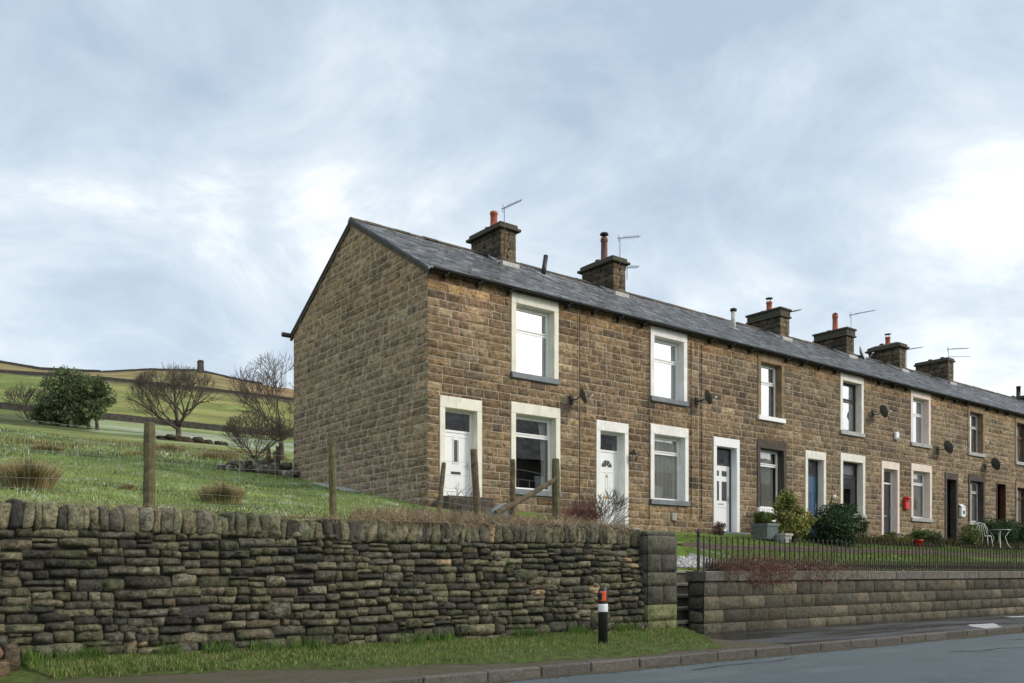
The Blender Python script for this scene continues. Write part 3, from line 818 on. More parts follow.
    b=MB(); hx=dc-.06; b.bbox(hx-.015,hx+.015,yd-.012,yd,dz0+h_*.44,dz0+h_*.55,.004); b.tube([(hx,yd-.01,dz0+h_*.5),(hx,yd-.05,dz0+h_*.5),(hx-.1,yd-.05,dz0+h_*.5)],.009,6); sub(b,'handle',M['steel'],dr)
    return dr
H=[
 dict(D=(11.90,13.15,3.07,5.50),U=(14.08,15.67,6.36,8.41),L=(14.07,15.73,3.38,5.60)),
 dict(D=(17.05,18.30,2.50,5.45),U=(19.21,20.80,6.37,8.41),L=(19.21,20.86,3.37,5.56)),
 dict(D=(22.03,23.31,2.49,5.45),U=(24.26,25.68,6.36,8.39),L=(24.22,25.80,3.35,5.58)),
 dict(D=(26.89,28.13,2.49,5.44),U=(29.03,30.56,6.34,8.41),L=(29.04,30.66,3.36,5.53)),
 dict(D=(31.80,33.09,2.49,5.45),U=(33.95,35.50,6.35,8.41),L=(33.98,35.60,3.39,5.52)),
 dict(D=(36.70,37.80,2.49,5.36),U=(38.70,40.22,6.36,8.36),L=(38.75,40.25,3.40,5.42)),
 dict(D=(41.36,42.30,2.49,5.22),U=(43.25,44.85,6.30,8.36),L=(43.3,44.9,3.38,5.40)),
 dict(D=(46.3,47.5,2.49,5.42),U=(48.2,49.8,6.3,8.36),L=(48.2,49.8,3.38,5.5)),
 dict(D=(51.2,52.4,2.49,5.42),U=(53.1,54.7,6.3,8.36),L=(53.1,54.7,3.38,5.5)),
]
LAB=['end house with tall plain gable wall, cream surrounds and raised white door',
 'second house from the gable end, pinkish-white surrounds, white door with fan-shaped window',
 'third house from the gable end, white door in black frame, windows in plain dark stone',
 'fourth house from the gable end, blue door behind the dark evergreen bush',
 'fifth house from the gable end, pinkish surrounds, red letterbox between door and window',
 'sixth house from the gable end, deep dark doorway with a white postbox beside it',
 'seventh house from the gable end, brown wooden door, above the clipped hedge',
 'eighth house from the gable end, at the right edge of the picture',
 'ninth house of the terrace, farthest from the gable end']
SPEC=[
 dict(s='cream',d=('white','white','slot','cream'),u=('white','greysill','sky_white_blind'),l=('white','greysill','side')),
 dict(s='whitepaint',d=('white','white','fan','whitepaint'),u=('white','greysill','sky_white_blind'),l=('white','greysill','net')),
 dict(s='sandstone',d=('white','black','lights','white'),u=('white','white','sky_white_blind'),l=('white','white','half')),
 dict(s='offwhite',d=('blue','darkdoor','panel','offwhite'),u=('black','lightsill','sky_white_blind'),l=('black','lightsill','topblind')),
 dict(s='pinkpaint',d=('darkdoor','white','lights','pinkpaint'),u=('white','lightsill','sky_white_blind'),l=('white','lightsill','net')),
 dict(s='sandstone',d=('darkdoor','darkdoor','panel','sootstone'),u=('flue','lightsill','sky_white_blind'),l=('flue','lightsill','net')),
 dict(s='sandstone',d=('browndoor','browndoor','panel','browndoor'),u=('browndoor','lightsill','sky_white_blind'),l=('browndoor','lightsill','net')),
 dict(s='cream',d=('white','white','panel','cream'),u=('white','greysill','sky_white_blind'),l=('white','greysill','net')),
 dict(s='offwhite',d=('white','white','panel','offwhite'),u=('white','greysill','sky_white_blind'),l=('white','greysill','net')),
]
SL=[(.036,.043,.055),(.050,.058,.071),(.066,.074,.087),(.026,.031,.040),(.043,.048,.054),(.12,.13,.145)]
for k,h in enumerate(H):
    x0,x1=BX[k],BX[k+1]
    root=empty('terraced_house',(x0,YF,2.45),LAB[k],'house','stone terraced houses in the row')
    D,UP,LO=h['D'],h['U'],h['L']; sp=SPEC[k]
    holes=[(D[0],D[1],D[2] if k else 2.75,D[3]),(UP[0],UP[1],UP[2]-.15,UP[3]),(LO[0],LO[1],LO[2]-.16,LO[3])]
    hb=[(a,b_,c,d) for a,b_,c,d in holes]
    b=MB(); plane_with_holes(b,x0,x1,2.0,8.54,hb,YF)
    # back, and party/end walls
    rw=MB(); rw.add([(x1,YB,2.0),(x0,YB,2.0),(x0,YB,ZE),(x1,YB,ZE)],[(0,1,2,3)])
    if k in(0,len(H)-1):
        xx=x0 if k==0 else x1; rw.add([(xx,YF,2.0),(xx,YB,2.0),(xx,YB,ZE),(xx,YR,ZR),(xx,YF,8.54)],[(0,4,3,2,1) if k==0 else (0,1,2,3,4)])
    wallp=kid(b,'wall',M['mortar'],root); kid(rw,'rear_wall',M['mortar_gable'],root)
    b=MB()
    far=k>=3
    coursed(b,lambda u,v,d:(u,YF-d,v),lambda a,c:sub_runs(x0,x1,a,c,hb),ZS,(.26,.70),.020,lambda u,v:st_col(u,v),5 if far else 8,4 if far else 5,.0055,.02,rough=.7)
    sub(b,'facing_stones',M['facade'],wallp)
    if k==0:
        b=MB()
        def gsegs(a,c):
            # run of the gable wall that lies under the rake at this height
            yb0,yb1=YF,YB
            if a>ZE-.02:
                f=(a-ZE)/(ZR-ZE); yb0=YF+(YR-YF)*f; yb1=YB-(YB-YR)*f
            return [(yb0-.02,yb1+.02,a,c)] if yb1-yb0>.2 else []
        ZG=[2.2]
        while ZG[-1]<ZR: ZG.append(ZG[-1]+rr.uniform(.178,.222))
        def PG(u,v,d):
            v=min(v,roof_z(min(max(u,YF),YB))-.03); return (x0-d,YF+(YB-(u))-0.0 if False else u,v)
        gb=MB()
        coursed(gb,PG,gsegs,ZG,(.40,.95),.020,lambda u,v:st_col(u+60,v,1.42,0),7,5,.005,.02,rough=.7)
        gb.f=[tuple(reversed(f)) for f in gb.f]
        # gable stone colours drawn halfway to one even brown
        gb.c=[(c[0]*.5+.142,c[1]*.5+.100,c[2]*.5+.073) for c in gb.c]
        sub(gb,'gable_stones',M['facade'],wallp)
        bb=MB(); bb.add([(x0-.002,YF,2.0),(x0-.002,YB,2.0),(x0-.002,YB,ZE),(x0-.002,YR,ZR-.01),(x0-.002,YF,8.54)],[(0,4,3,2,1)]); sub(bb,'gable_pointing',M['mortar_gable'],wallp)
    window(root,UP[0],UP[1],UP[2],UP[3],smat=sp['s'] if sp['s']!='sandstone' else 'sandstone',fmat=sp['u'][0],sill=sp['u'][1],inside=sp['u'][2],lt=.27,sash=(k==3))
    window(root,LO[0],LO[1],LO[2],LO[3],smat=('sootstone' if k in (2,5) else sp['s']),fmat=sp['l'][0],sill=sp['l'][1],inside=sp['l'][2],gl='glass_low',lt=.28,split=.27,sash=(k in(3,)))
    door(root,D[0],D[1],D[2],D[3],smat=sp['d'][3],dmat=sp['d'][0],fmat=sp['d'][1],kind=sp['d'][2],depth=.20 if k<5 else .30,**(dict(jl=.05,jr=.05,lt=.06) if k==6 else {}))
    b=MB()
    if k==0:
        b.bbox(11.86,13.2,17.55,18.02,2.60,3.065,.015); b.bbox(11.95,13.1,17.2,17.56,2.4,2.80,.015)
    else: b.bbox(D[0]-.08,D[1]+.08,17.6,18.1,2.25,2.488,.015)
    kid(b,'doorstep',M['sootstone'] if k==0 else M['lightsill'],root)
    # roof: two pitches with slates laid in rows over the front
    b=MB(); ye=YF-.17; ze=roof_z(ye)
    gx0=x0-.07 if k==0 else x0; gx1=x1+.07 if k==len(H)-1 else x1
    zb=roof_z(YB+.17) if False else ZE-.17*KR
    dn=-.05
    def slab(y0_,z0_,y1_,z1_,th):
        b.add([(gx0,y0_,z0_),(gx1,y0_,z0_),(gx1,y1_,z1_),(gx0,y1_,z1_),(gx0,y0_,z0_+th),(gx1,y0_,z0_+th),(gx1,y1_,z1_+th),(gx0,y1_,z1_+th)],[(0,3,2,1),(4,5,6,7),(0,1,5,4),(1,2,6,5),(2,3,7,6),(3,0,4,7)],(.04,.043,.048))
    slab(ye,ze+dn,YR,ZR+dn,.05); slab(YR,ZR+dn,YB+.17,zb+dn,.05)
    rows=20; L=math.hypot(YR-ye,ZR-ze); ex=L/rows; cy_,sz_=(YR-ye)/L,(ZR-ze)/L
    for r in range(rows):
        sx=(r%2)*.15; x=gx0-(.0 if r%2==0 else .0); first=True
        while x<gx1-.01:
            wd=(.30 if not(first and r%2) else .15); first=False
            xe=min(x+wd,gx1); c=jit(random.choice(SL),.2)
            t0=r*ex; t1=min(L,(r+1)*ex+.04); th=.018+U(-.005,.010); sk=U(-.008,.008)
            A=[(x+.003,ye+cy_*(t0+sk),ze+sz_*(t0+sk)+th+.002),(xe-.003,ye+cy_*t0,ze+sz_*t0+th+U(-.006,.010)),(xe-.003,ye+cy_*t1,ze+sz_*t1+.004),(x+.003,ye+cy_*t1,ze+sz_*t1+.004)]
            B=[(A[0][0],A[0][1],A[0][2]-th-.004),(A[1][0],A[1][1],A[1][2]-th-.004)]
            b.add(A+B,[(0,1,2,3),(4,5,1,0),(4,0,3),(5,2,1)],c); x=xe
    rf=kid(b,'roof',M['slate'],root)
    b=MB(); x=gx0
    while x<gx1-.02:
        l=min(.46,gx1-x); c=jit((.085,.072,.052),.25); dz=U(-.01,.012)
        for s in (0,):
            P=[(-.15,-.085),(-.10,-.01),(0,.035),(.10,-.01),(.15,-.085)]
            vs=[(x+.004,YR+p,ZR+.03+q+dz) for p,q in P]+[(x+l-.004,YR+p,ZR+.03+q+dz) for p,q in P]
            b.add(vs,[(i,i+5,i+6,i+1) for i in range(4)]+[(0,1,2,3,4),(9,8,7,6,5)],c)
        x+=l
    sub(b,'ridge_tiles',M['kerb'],rf)
    # gutter on brackets
    b=MB(); yg=YF-.235; zg=8.455; n=7; vs=[]
    for xx in (x0+.0,x1):
        for i in range(n+1):
            t=math.pi+math.pi*i/n; vs.append((xx,yg+.052*math.cos(t),zg+.055*math.sin(t)))
        for i in range(n+1):
            t=2*math.pi-math.pi*i/n; vs.append((xx,yg+.044*math.cos(t),zg+.046*math.sin(t)+.003))
    m=2*(n+1); b.add(vs,[(i,(i+1)%m,m+(i+1)%m,m+i) for i in range(m)]+[tuple(range(m-1,-1,-1)),tuple(range(m,2*m))])
    b.box(x0,x1,YF-.165,YF-.14,8.43,8.50)
    kid(b,'gutter',M['gutter'] if k<1 else M['gutter'],root)
    x=x0+.45
    while x<x1:
        if not(UP[0]-.04<x<UP[1]+.04):
            b=MB(); b.bbox(x-.03,x+.03,YF-.16,YF+.02,8.30,8.39,.01); b.tube([(x,YF-.02,8.27),(x,YF-.17,8.32),(x,YF-.26,8.39)],.02,5); kid(b,'gutter_bracket',M['gutter'],root)
        x+=.98
    if k==0:
        b=MB()
        for (ya,za,yb_,zb_) in ((YF-.17,roof_z(YF-.17)-.07,YR,ZR-.07),(YR,ZR-.07,YB+.17,zb-.07)):
            b.add([(x0-.05,ya,za-.10),(x0-.05,yb_,zb_-.10),(x0-.05,yb_,zb_+.02),(x0-.05,ya,za+.02),(x0+.02,ya,za-.10),(x0+.02,yb_,zb_-.10),(x0+.02,yb_,zb_+.02),(x0+.02,ya,za+.02)],[(3,2,1,0),(4,5,6,7),(0,1,5,4),(2,3,7,6)])
        kid(b,'verge_pointing',M['sootstone'],root)
        b=MB(); b.tube([(x0-.28,YB+.22,ZE-.1),(x0+4,YB+.22,ZE-.1)],.075,8); kid(b,'rear_gutter',M['gutter'],root)
    if k in(0,1,2):
        xc={0:16.40,1:19.10,2:21.45}[k]
        if k==1: xc=20.96
        b=MB(); b.tube([(xc,YF-.045,8.2),(xc,YF-.045,2.9)],.012,5); kid(b,'cable',M['black'],root)
    if k==1:
        b=MB(); b.tube([(19.13,YF-.045,8.2),(19.13,YF-.045,2.6)],.010,5); kid(b,'cable',M['black'],root)
    if False:
        b=MB(); b.tube([(x1-.1,YF-.06,8.3),(x1-.1,YF-.06,2.5)],.035,8); kid(b,'downpipe',M['gutter'],root)
# ------------------------------------------------------------ chimneys (built on the ridge: lift-off stacks of masonry, each a part of its house)
houses=[o for o in bpy.data.objects if o.name.startswith('terraced_house')]
houses.sort(key=lambda o:o.location.x)
CH=[(16.02,0,1,'thick'),(20.64,1,1,'thick'),(29.70,3,1,'double'),(34.34,4,1,'double'),(38.62,5,1,'thick'),(43.1,6,0,'flat'),(52.3,8,1,'flat')]
for k,(x,hi,pot,st_) in enumerate(CH):
    root=houses[hi]; y0,y1=20.98,22.50; x1=x+.60; zt=11.42; zb=9.6
    if st_=='flat': zt=11.42 if k==5 else 10.75; y1=22.6
    bs=MB(); bs.box(x+.02,x1-.02,y0+.02,y1-.02,zb,zt,(.05,.045,.038))
    cst=kid(bs,'chimney',M['wallcore'],root)
    b=MB(); zs=[zb]; 
    while zs[-1]<zt-.1: zs.append(zs[-1]+U(.17,.24))
    zs[-1]=zt
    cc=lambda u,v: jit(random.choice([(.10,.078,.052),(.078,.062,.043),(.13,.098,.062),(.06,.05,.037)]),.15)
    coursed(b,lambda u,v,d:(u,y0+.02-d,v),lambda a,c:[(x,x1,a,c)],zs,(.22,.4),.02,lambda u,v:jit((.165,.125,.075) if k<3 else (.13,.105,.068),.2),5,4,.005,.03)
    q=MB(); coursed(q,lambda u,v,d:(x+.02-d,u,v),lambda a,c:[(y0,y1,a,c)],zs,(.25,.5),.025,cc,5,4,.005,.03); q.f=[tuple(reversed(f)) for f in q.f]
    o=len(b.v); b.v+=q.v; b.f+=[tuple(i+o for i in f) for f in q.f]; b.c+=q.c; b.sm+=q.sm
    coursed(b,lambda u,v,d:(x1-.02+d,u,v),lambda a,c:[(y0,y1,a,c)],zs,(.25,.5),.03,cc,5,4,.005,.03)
    sub(b,'chimney_stones',M['facade'],cst)
    b=MB(); dk=(.075,.068,.05)
    if st_=='double': 
        b.bbox(x-.07,x1+.07,y0-.07,y1+.07,zt-.22,zt-.15,.012,dk); b.bbox(x-.03,x1+.03,y0-.03,y1+.03,zt-.15,zt+.06,.012,dk); b.bbox(x-.08,x1+.08,y0-.08,y1+.08,zt+.06,zt+.14,.015,dk); top=zt+.14
    elif st_=='thick':
        b.bbox(x-.11,x1+.11,y0-.11,y1+.11,zt-.03,zt+.05,.012,dk); b.bbox(x-.04,x1+.04,y0-.04,y1+.04,zt+.05,zt+.17,.02,dk)
        P=[(x-.02,y0-.02),(x1+.02,y0-.02),(x1+.02,y1+.02),(x-.02,y1+.02)]; Q=[(x+.14,y0+.2),(x1-.14,y0+.2),(x1-.14,y1-.2),(x+.14,y1-.2)]
        b.add([(a,c,zt+.168) for a,c in P]+[(a,c,zt+.26) for a,c in Q],[(0,1,5,4),(1,2,6,5),(2,3,7,6),(3,0,4,7),(4,5,6,7)],(.09,.085,.06)); top=zt+.24
    else:
        b.bbox(x-.06,x1+.06,y0-.06,y1+.06,zt,zt+.08,.012,dk); b.bbox(x-.02,x1+.02,y0-.02,y1+.02,zt+.08,zt+.17,.012,dk); top=zt+.17
    sub(b,'chimney_cap',M['block'],cst)
    b=MB(); fz=roof_z(y0)
    b.bbox(x-.02,x1+.02,y0-.14,y0+.02,fz-.09,fz+.06,.01)
    b.add([(x-.014,y0-.05,roof_z(y0-.05)-.02),(x-.014,YR-.1,ZR-.08),(x-.014,YR-.1,ZR+.0),(x-.014,y0-.05,roof_z(y0)+.09)],[(0,3,2,1)])
    b.add([(x-.1,y0-.02,roof_z(y0-.02)+.03),(x-.1,YR-.3,roof_z(YR-.3)+.03),(x-.01,YR-.3,roof_z(YR-.3)+.05),(x-.01,y0-.02,roof_z(y0-.02)+.05)],[(0,1,2,3)])
    sub(b,'flashing',M['lead'],cst)
    # pots
    xm=(x+x1)/2
    py=21.7; hp=[.50,.78,.42,.72,.36,0,.6][k]; mt=['terracotta','brownpot','terracotta','terracotta','terracotta',None,'black'][k]
    if k in (0,1,2,3,4,6):
        b=MB(); b.lathe([(.13,-.05),(.135,.03),(.115,.06),(.105,hp*.8),(.125,hp*.83),(.125,hp*.93),(.105,hp),(.085,hp),(.08,hp-.08)],xm,py,top,14); sub(b,'chimney_pot',M[mt],cst)
    if k==1:
        b=MB(); b.lathe([(.07,0),(.07,.10),(.15,.11),(.13,.17),(.03,.19)],xm,py,top+hp-.02,12); sub(b,'pot_cowl',M['black'],cst)
    if k in (2,4):
        b=MB()
        for t in (0,2.1,4.2): b.tube([(xm+.09*math.cos(t),py+.09*math.sin(t),top+hp-.03),(xm+.09*math.cos(t),py+.09*math.sin(t),top+hp+.13)],.012,4)
        b.lathe([(.14,0),(.15,.02),(.02,.05)],xm,py,top+hp+.12,10); sub(b,'pot_cowl',M['black'],cst)
    if k==3:
        b=MB(); b.lathe([(.12,0),(.12,.05),(.02,.12)],xm,py,top+hp-.01,10); sub(b,'pot_cowl',M['brownpot'],cst)
    b=MB(); b.lathe([(.10,-.05),(.11,.05),(.09,.12),(.07,.12),(.07,.06)],xm,22.0,top-.01,10); sub(b,'pot_stub',M['sootstone'],cst)
    if k==5: b=MB(); b.lathe([(.10,-.05),(.11,.05),(.09,.12),(.07,.12),(.07,.06)],xm,21.4,top-.01,10); sub(b,'pot_stub',M['sootstone'],cst)
# aerials: mast lashed to the stack, boom pointing along the street
def aerial(loc,h,boom,tilt,label,n=9,el=.22):
    root=empty('tv_aerial',loc,label,'aerial','television aerials on the chimneys')
    b=MB(); b.tube([loc,(loc[0],loc[1],loc[2]+h)],.010,6); kid(b,'mast',M['gutter'],root)
    d=Vector((math.cos(tilt)*.93,-.35*math.cos(tilt),math.sin(tilt))); p=Vector((loc[0],loc[1],loc[2]+h-.03))
    b=MB(); b.tube([p-d*.1,p+d*boom],.011,5)
    s=Vector((.35,.93,0))
    for i in range(n):
        q=p+d*(boom*(i+1)/(n+.3)); ll=el*(1-.4*i/n); b.tube([q-s*ll,q+s*ll],.005,4)
    b.tube([p-d*.05+Vector((0,0,-.12)),p-d*.05+Vector((0,0,.12))],.009,4)
    kid(b,'boom',M['black'],root); return root
aerial((16.10,20.90,10.6),1.40,.62,.50,'thin aerial pointing up from the red pot of the chimney nearest the gable')
aerial((20.80,20.82,10.55),1.62,.72,.18,'thin aerial beside the tall brown capped pot, second chimney from the gable')
aerial((21.26,20.95,10.9),.45,.42,.12,'short aerial low on the right side of the second chimney')
aerial((30.32,21.0,10.6),.9,.55,.25,'short aerial behind the chimney with the orange-red cowled pot')
aerial((34.55,20.90,10.6),1.52,1.25,.24,'long aerial in front of the chimney with the tall red pot')
aerial((39.3,21.0,10.5),.9,.9,.2,'thin aerial right of the fifth chimney, near the white roof dish')
a=aerial((42.9,20.85,10.2),1.75,1.2,.1,'twin-boomed aerial left of the chimney without a tall pot',7)
b=MB(); b.tube([(42.9,20.85,11.55),(44.3,20.5,11.70)],.011,5); kid(b,'boom',M['black'],a)
# flues and roof dish
def flue(loc,h,r,lean,mat,label,cap=True):
    root=empty('flue_pipe',loc,label,'flue','flue pipes through the roof')
    b=MB(); top=(loc[0]+lean,loc[1],loc[2]+h); b.tube([(loc[0],loc[1],loc[2]-.1),top],r,10); kid(b,'pipe',M[mat],root)
    if cap: b=MB(); b.lathe([(r*1.1,-.02),(r*1.5,.03),(r*1.4,.09),(r*.6,.11)],top[0],top[1],top[2],10); kid(b,'cap',M['black'],root)
    b=MB(); b.add([(loc[0]-.2,loc[1]-.2,roof_z(loc[1]-.2)+.03),(loc[0]+.2,loc[1]-.2,roof_z(loc[1]-.2)+.03),(loc[0]+.2,loc[1]+.15,roof_z(loc[1]+.15)+.03),(loc[0]-.2,loc[1]+.15,roof_z(loc[1]+.15)+.03)],[(0,1,2,3)]); kid(b,'flashing',M['lead'] if mat!='black' else M['black'],root)
flue((17.62,20.95,roof_z(20.95)),.62,.075,.13,'gutter','leaning dark flue pipe between the first two chimneys',False)
flue((26.1,20.4,roof_z(20.4)),.62,.085,0,'flue','pale upright flue pipe with dark cap, left of the third chimney')
def satdish(x,z,r,mat,label,y=17.62,wallmount=True,yaw=-.48):
    root=empty('satellite_dish',(x,y+.38 if wallmount else y,z),label,'satellite dish','satellite dishes on the terrace')
    ax=Vector((math.cos(yaw),math.sin(yaw),.36)).normalized(); e1=ax.cross(Vector((0,0,1))).normalized(); e2=e1.cross(ax)
    c=Vector((x,y,z)); b=MB(); n=20; rings=[0,.35,.7,1]; th=-.006
    for side in (0,1):
        o=len(b.v)
        for q in rings:
            for i in range(n):
                t=2*math.pi*i/n; p=c+e1*math.cos(t)*r*q*.95+e2*math.sin(t)*r*q*1.05+ax*(.10*q*q*r/.3+side*th-.06); b.v.append(tuple(p))
        for k in range(3):
            for i in range(n):
                j=(i+1)%n; f=(o+k*n+i,o+k*n+j,o+k*n+n+j,o+k*n+n+i); b.f.append(f if side==0 else tuple(reversed(f))); b.c.append(None); b.sm.append(True)
    kid(b,'reflector',M[mat],root)
    b=MB(); b.tube([tuple(c-ax*.06),tuple(c-ax*.12+Vector((0,.1,-.05))),(x-.1,YF-.03,z-.08) if wallmount else (x-.1,y+.1,z-.5)],.018,6)
    if wallmount: b.bbox(x-.17,x-.03,YF-.05,YF-.005,z-.18,z+.04,.004)
    kid(b,'bracket',M['gutter'] if wallmount else M['steel'],root)
    b=MB(); tip=c+ax*(r*1.25)-e2*r*.35; b.tube([tuple(c-e2*r*.95),tuple(tip)],.010,5); b.tube([tuple(tip),tuple(tip-ax*.09)],.03,8); kid(b,'feed_arm',M['steel'],root)
satdish(16.22,5.95,.21,'dish','small dark dish on the wall left of the door with the fan-shaped window')
satdish(21.33,6.52,.22,'dish','dark dish high between second upstairs window and the white door in black frame')
satdish(31.3,7.20,.24,'dish','round dark dish beside the small white alarm box')
satdish(36.2,6.29,.27,'dish','large round dark dish between the fifth and sixth upstairs windows')
satdish(40.4,5.92,.27,'dish','dark dish above the brown wooden door')
satdish(36.4,roof_z(21.5)+.15,.38,'lead','white dish on the roof ridge left of the fifth chimney',y=21.5,wallmount=False,yaw=-1.2)
# small things fixed to the fronts
r=empty('alarm_box',(32.8,YF,6.47),'small white alarm box on the wall between two upstairs windows','alarm box')
b=MB(); b.bbox(32.68,32.93,YF-.12,YF-.01,6.32,6.62,.03); kid(b,'case',M['white'],r)
b=MB(); b.bbox(32.74,32.87,YF-.128,YF-.121,6.36,6.40,.002); kid(b,'strip',M['greysill'],r)
r=empty('wall_lantern',(18.42,YF,4.55),'black wall lantern at the right of the second doorway','lantern')
b=MB(); b.tube([(18.42,YF-.01,4.62),(18.42,YF-.12,4.72),(18.42,YF-.16,4.66)],.015,6); b.lathe([(.10,0),(.03,.08)],18.42,YF-.16,4.58,6); kid(b,'bracket',M['black'],r)
b=MB(); b.lathe([(.05,0),(.085,.16),(.085,.19)],18.42,YF-.16,4.39,6); kid(b,'lamp_glass',M['darkglass'],r)
r=empty('postbox',(33.52,YF,3.9),'bright red letterbox on the wall between door and window','letterbox')
b=MB(); b.bbox(33.36,33.68,YF-.14,YF-.012,3.68,4.08,.02); b.lathe([(.16,0),(.16,.08),(.05,.10)],33.52,YF-.08,4.07,12); kid(b,'box',M['red'],r)
b=MB(); b.bbox(33.40,33.64,YF-.15,YF-.141,3.97,4.0,.002); kid(b,'letter_slot',M['black'],r)
r=empty('postbox',(38.05,YF,3.8),'white letterbox beside the deep dark doorway','letterbox')
b=MB(); b.bbox(37.88,38.26,YF-.14,YF-.012,3.55,3.98,.03); b.add([(37.86,YF-.15,3.97),(38.28,YF-.15,3.97),(38.28,YF-.01,4.10),(37.86,YF-.01,4.10)],[(0,1,2,3)]); kid(b,'box',M['white'],r)
b=MB(); b.bbox(38.0,38.16,YF-.148,YF-.141,3.68,3.82,.002); kid(b,'letter_slot',M['darkdoor'],r)
r=empty('wall_vent',(20.2,YF,2.88),'small pale vent cover below the net-curtained window','vent')
b=MB(); b.bbox(20.10,20.30,YF-.06,YF-.01,2.78,3.0,.008); 
for i in range(4): b.box(20.12,20.28,YF-.068,YF-.061,2.81+i*.045,2.835+i*.045)
kid(b,'grille',M['lightsill'],r)
r=empty('house_plaque',(28.6,YF,3.95),'tiny white lamp on the wall right of the blue door','lamp')
b=MB(); b.lathe([(.05,0),(.06,.05),(.05,.12),(.02,.14)],28.55,YF-.08,3.85,8); kid(b,'shade',M['white'],r)
b=MB(); b.bbox(28.51,28.59,YF-.05,YF-.01,3.86,3.95,.004); kid(b,'back_plate',M['steel'],r)
# row of houses on the other side of the road (seen only as a reflection in the downstairs windows)
opp=empty('opposite_terrace',(16,-6,0),'plain stone terrace across the road with dark slate roof','houses')
b=MB(); b.box(16,90,-14,-6,-.2,8.2); kid(b,'wall',M['facade'] if False else M['sootstone'],opp)
b=MB(); b.add([(15.8,-5.8,8.15),(90.2,-5.8,8.15),(90.2,-10,11.3),(15.8,-10,11.3),(15.8,-14.2,8.15),(90.2,-14.2,8.15)],[(3,2,1,0),(4,5,2,3),(0,4,3),(1,2,5)],(.05,.055,.062)); kid(b,'roof',M['slate'],opp)
for x in range(20,86,5):
    b=MB(); b.box(x,x+1.4,-5.97,-5.94,5.6,7.2); b.box(x,x+1.4,-5.97,-5.94,2.6,4.3); kid(b,'window',M['white'],opp)
# ------------------------------------------------------------ marker post
r=empty('marker_post',(10.2,10.6,.05),'black verge marker post with red-orange reflector and white band','bollard')
X,Y=10.2,10.6
b=MB(); b.lathe([(.078,-.1),(.078,.86),(.075,.93),(.060,.985),(.035,1.015),(.006,1.022)],X,Y,.0,20); kid(b,'post',M['black'],r)
b=MB(); b.lathe([(.080,.60),(.0815,.605),(.0815,.725),(.080,.73)],X,Y,.0,20); kid(b,'white_band',M['white'],r)
b=MB(); n=5
for side,a0 in ((0,-2.75),):
    d=Vector((-math.cos(.72)*.9,-math.sin(.72),0)); th0=math.atan2(-.78,-.45)
    vs=[]
    for j,zv in enumerate((.775,.785,.925,.935)):
        for i in range(n+1):
            t=th0-.62+1.24*i/n-.25; rr_=.082 if j in(0,3) else .092; vs.append((X+rr_*math.cos(t),Y+rr_*math.sin(t),zv))
    b.add(vs,[(j*(n+1)+i,j*(n+1)+i+1,(j+1)*(n+1)+i+1,(j+1)*(n+1)+i) for j in range(3) for i in range(n)])
kid(b,'reflector',M['orange'],r)
b=MB(); b.bbox(X-.10,X-.06,Y-.06,Y+.02,.80,.91,.006); kid(b,'reflector_housing',M['black'],r)
# ------------------------------------------------------------ grass blades
def blades(name,label,n,fn,cols,hr,wr,m,lean=.5,top=True,kind='stuff',parent=None):
    b=MB()
    for _ in range(n):
        p=fn()
        if p is None: continue
        x,y,z=p; h=U(*hr); wd=U(*wr); a=U(0,6.283); l=U(0,lean)*h; t=U(0,6.283)
        c=jit(cols(x,y) if callable(cols) else random.choice(cols),.25); ca,sa=math.cos(a)*wd/2,math.sin(a)*wd/2; lx,ly=math.cos(t)*l,math.sin(t)*l
        b.add([(x-ca,y-sa,z-.01),(x+ca,y+sa,z-.01),(x+lx*.4+ca*.7,y+ly*.4+sa*.7,z+h*.6),(x+lx,y+ly,z+h),(x+lx*.4-ca*.7,y+ly*.4-sa*.7,z+h*.6)],[(0,1,2,3,4)],c)
    o=b.build(name,m,parent)
    if kind and top: tag(o,label,name.replace('_',' '),kind=kind)
    return o
GC=[(.11,.20,.035),(.15,.26,.05),(.08,.13,.03),(.20,.29,.07),(.26,.27,.10),(.34,.28,.15)]
FG=[(.13,.22,.045),(.11,.19,.04),(.16,.25,.06),(.19,.25,.075),(.24,.26,.12)]
def fcol(x,y):
    k=mnoise.fractal(Vector((x*.55,y*.55,4)),1,2,4); q=mnoise.fractal(Vector((x*1.6,y*1.6,8)),1,2,3)
    if q>.33+.25*R(): return (.52,.55,.47)
    c=random.choice(FG[:5]); g=sum(c)/3; s=.25
    c=tuple(v*(1-s)+g*s for v in c)
    return tuple(v*1.22*(1+.8*k)*w_ for v,w_ in zip(c,(1.06,1.0,.95)))
def f_verge():
    x=U(-4,13.75) if R()<.5 else U(1,13.6); y=U(edge_y(x)+.02,12.12)
    if R()<.2: y=U(11.9,12.12)
    if x>12.7 and y>11.95: return None
    d=min(1,(y-edge_y(x))/.25)
    if R()>d+.15 or mnoise.noise(Vector((x*1.3,y*2.2,6)))<-.33+.25*(1-d): return None
    return (x,y,verge_z(x,y)-.005)
blades('verge_grass','short green grass with clumps growing on the verge below the dry stone wall',52000,f_verge,GC,(.02,.075),(.007,.015),M['grassblade'],.8)
def f_field2():
    x=U(-8,22); y=U(27,62)
    if x>11.2 and y<40 and x>11.2+(y-27)*.8: return None
    return (x,y,height(x,y))
blades('upper_pasture_grass','pasture grass on the upper part of the field',30000,f_field2,fcol,(.06,.16),(.03,.06),M['grassblade'],1.0)
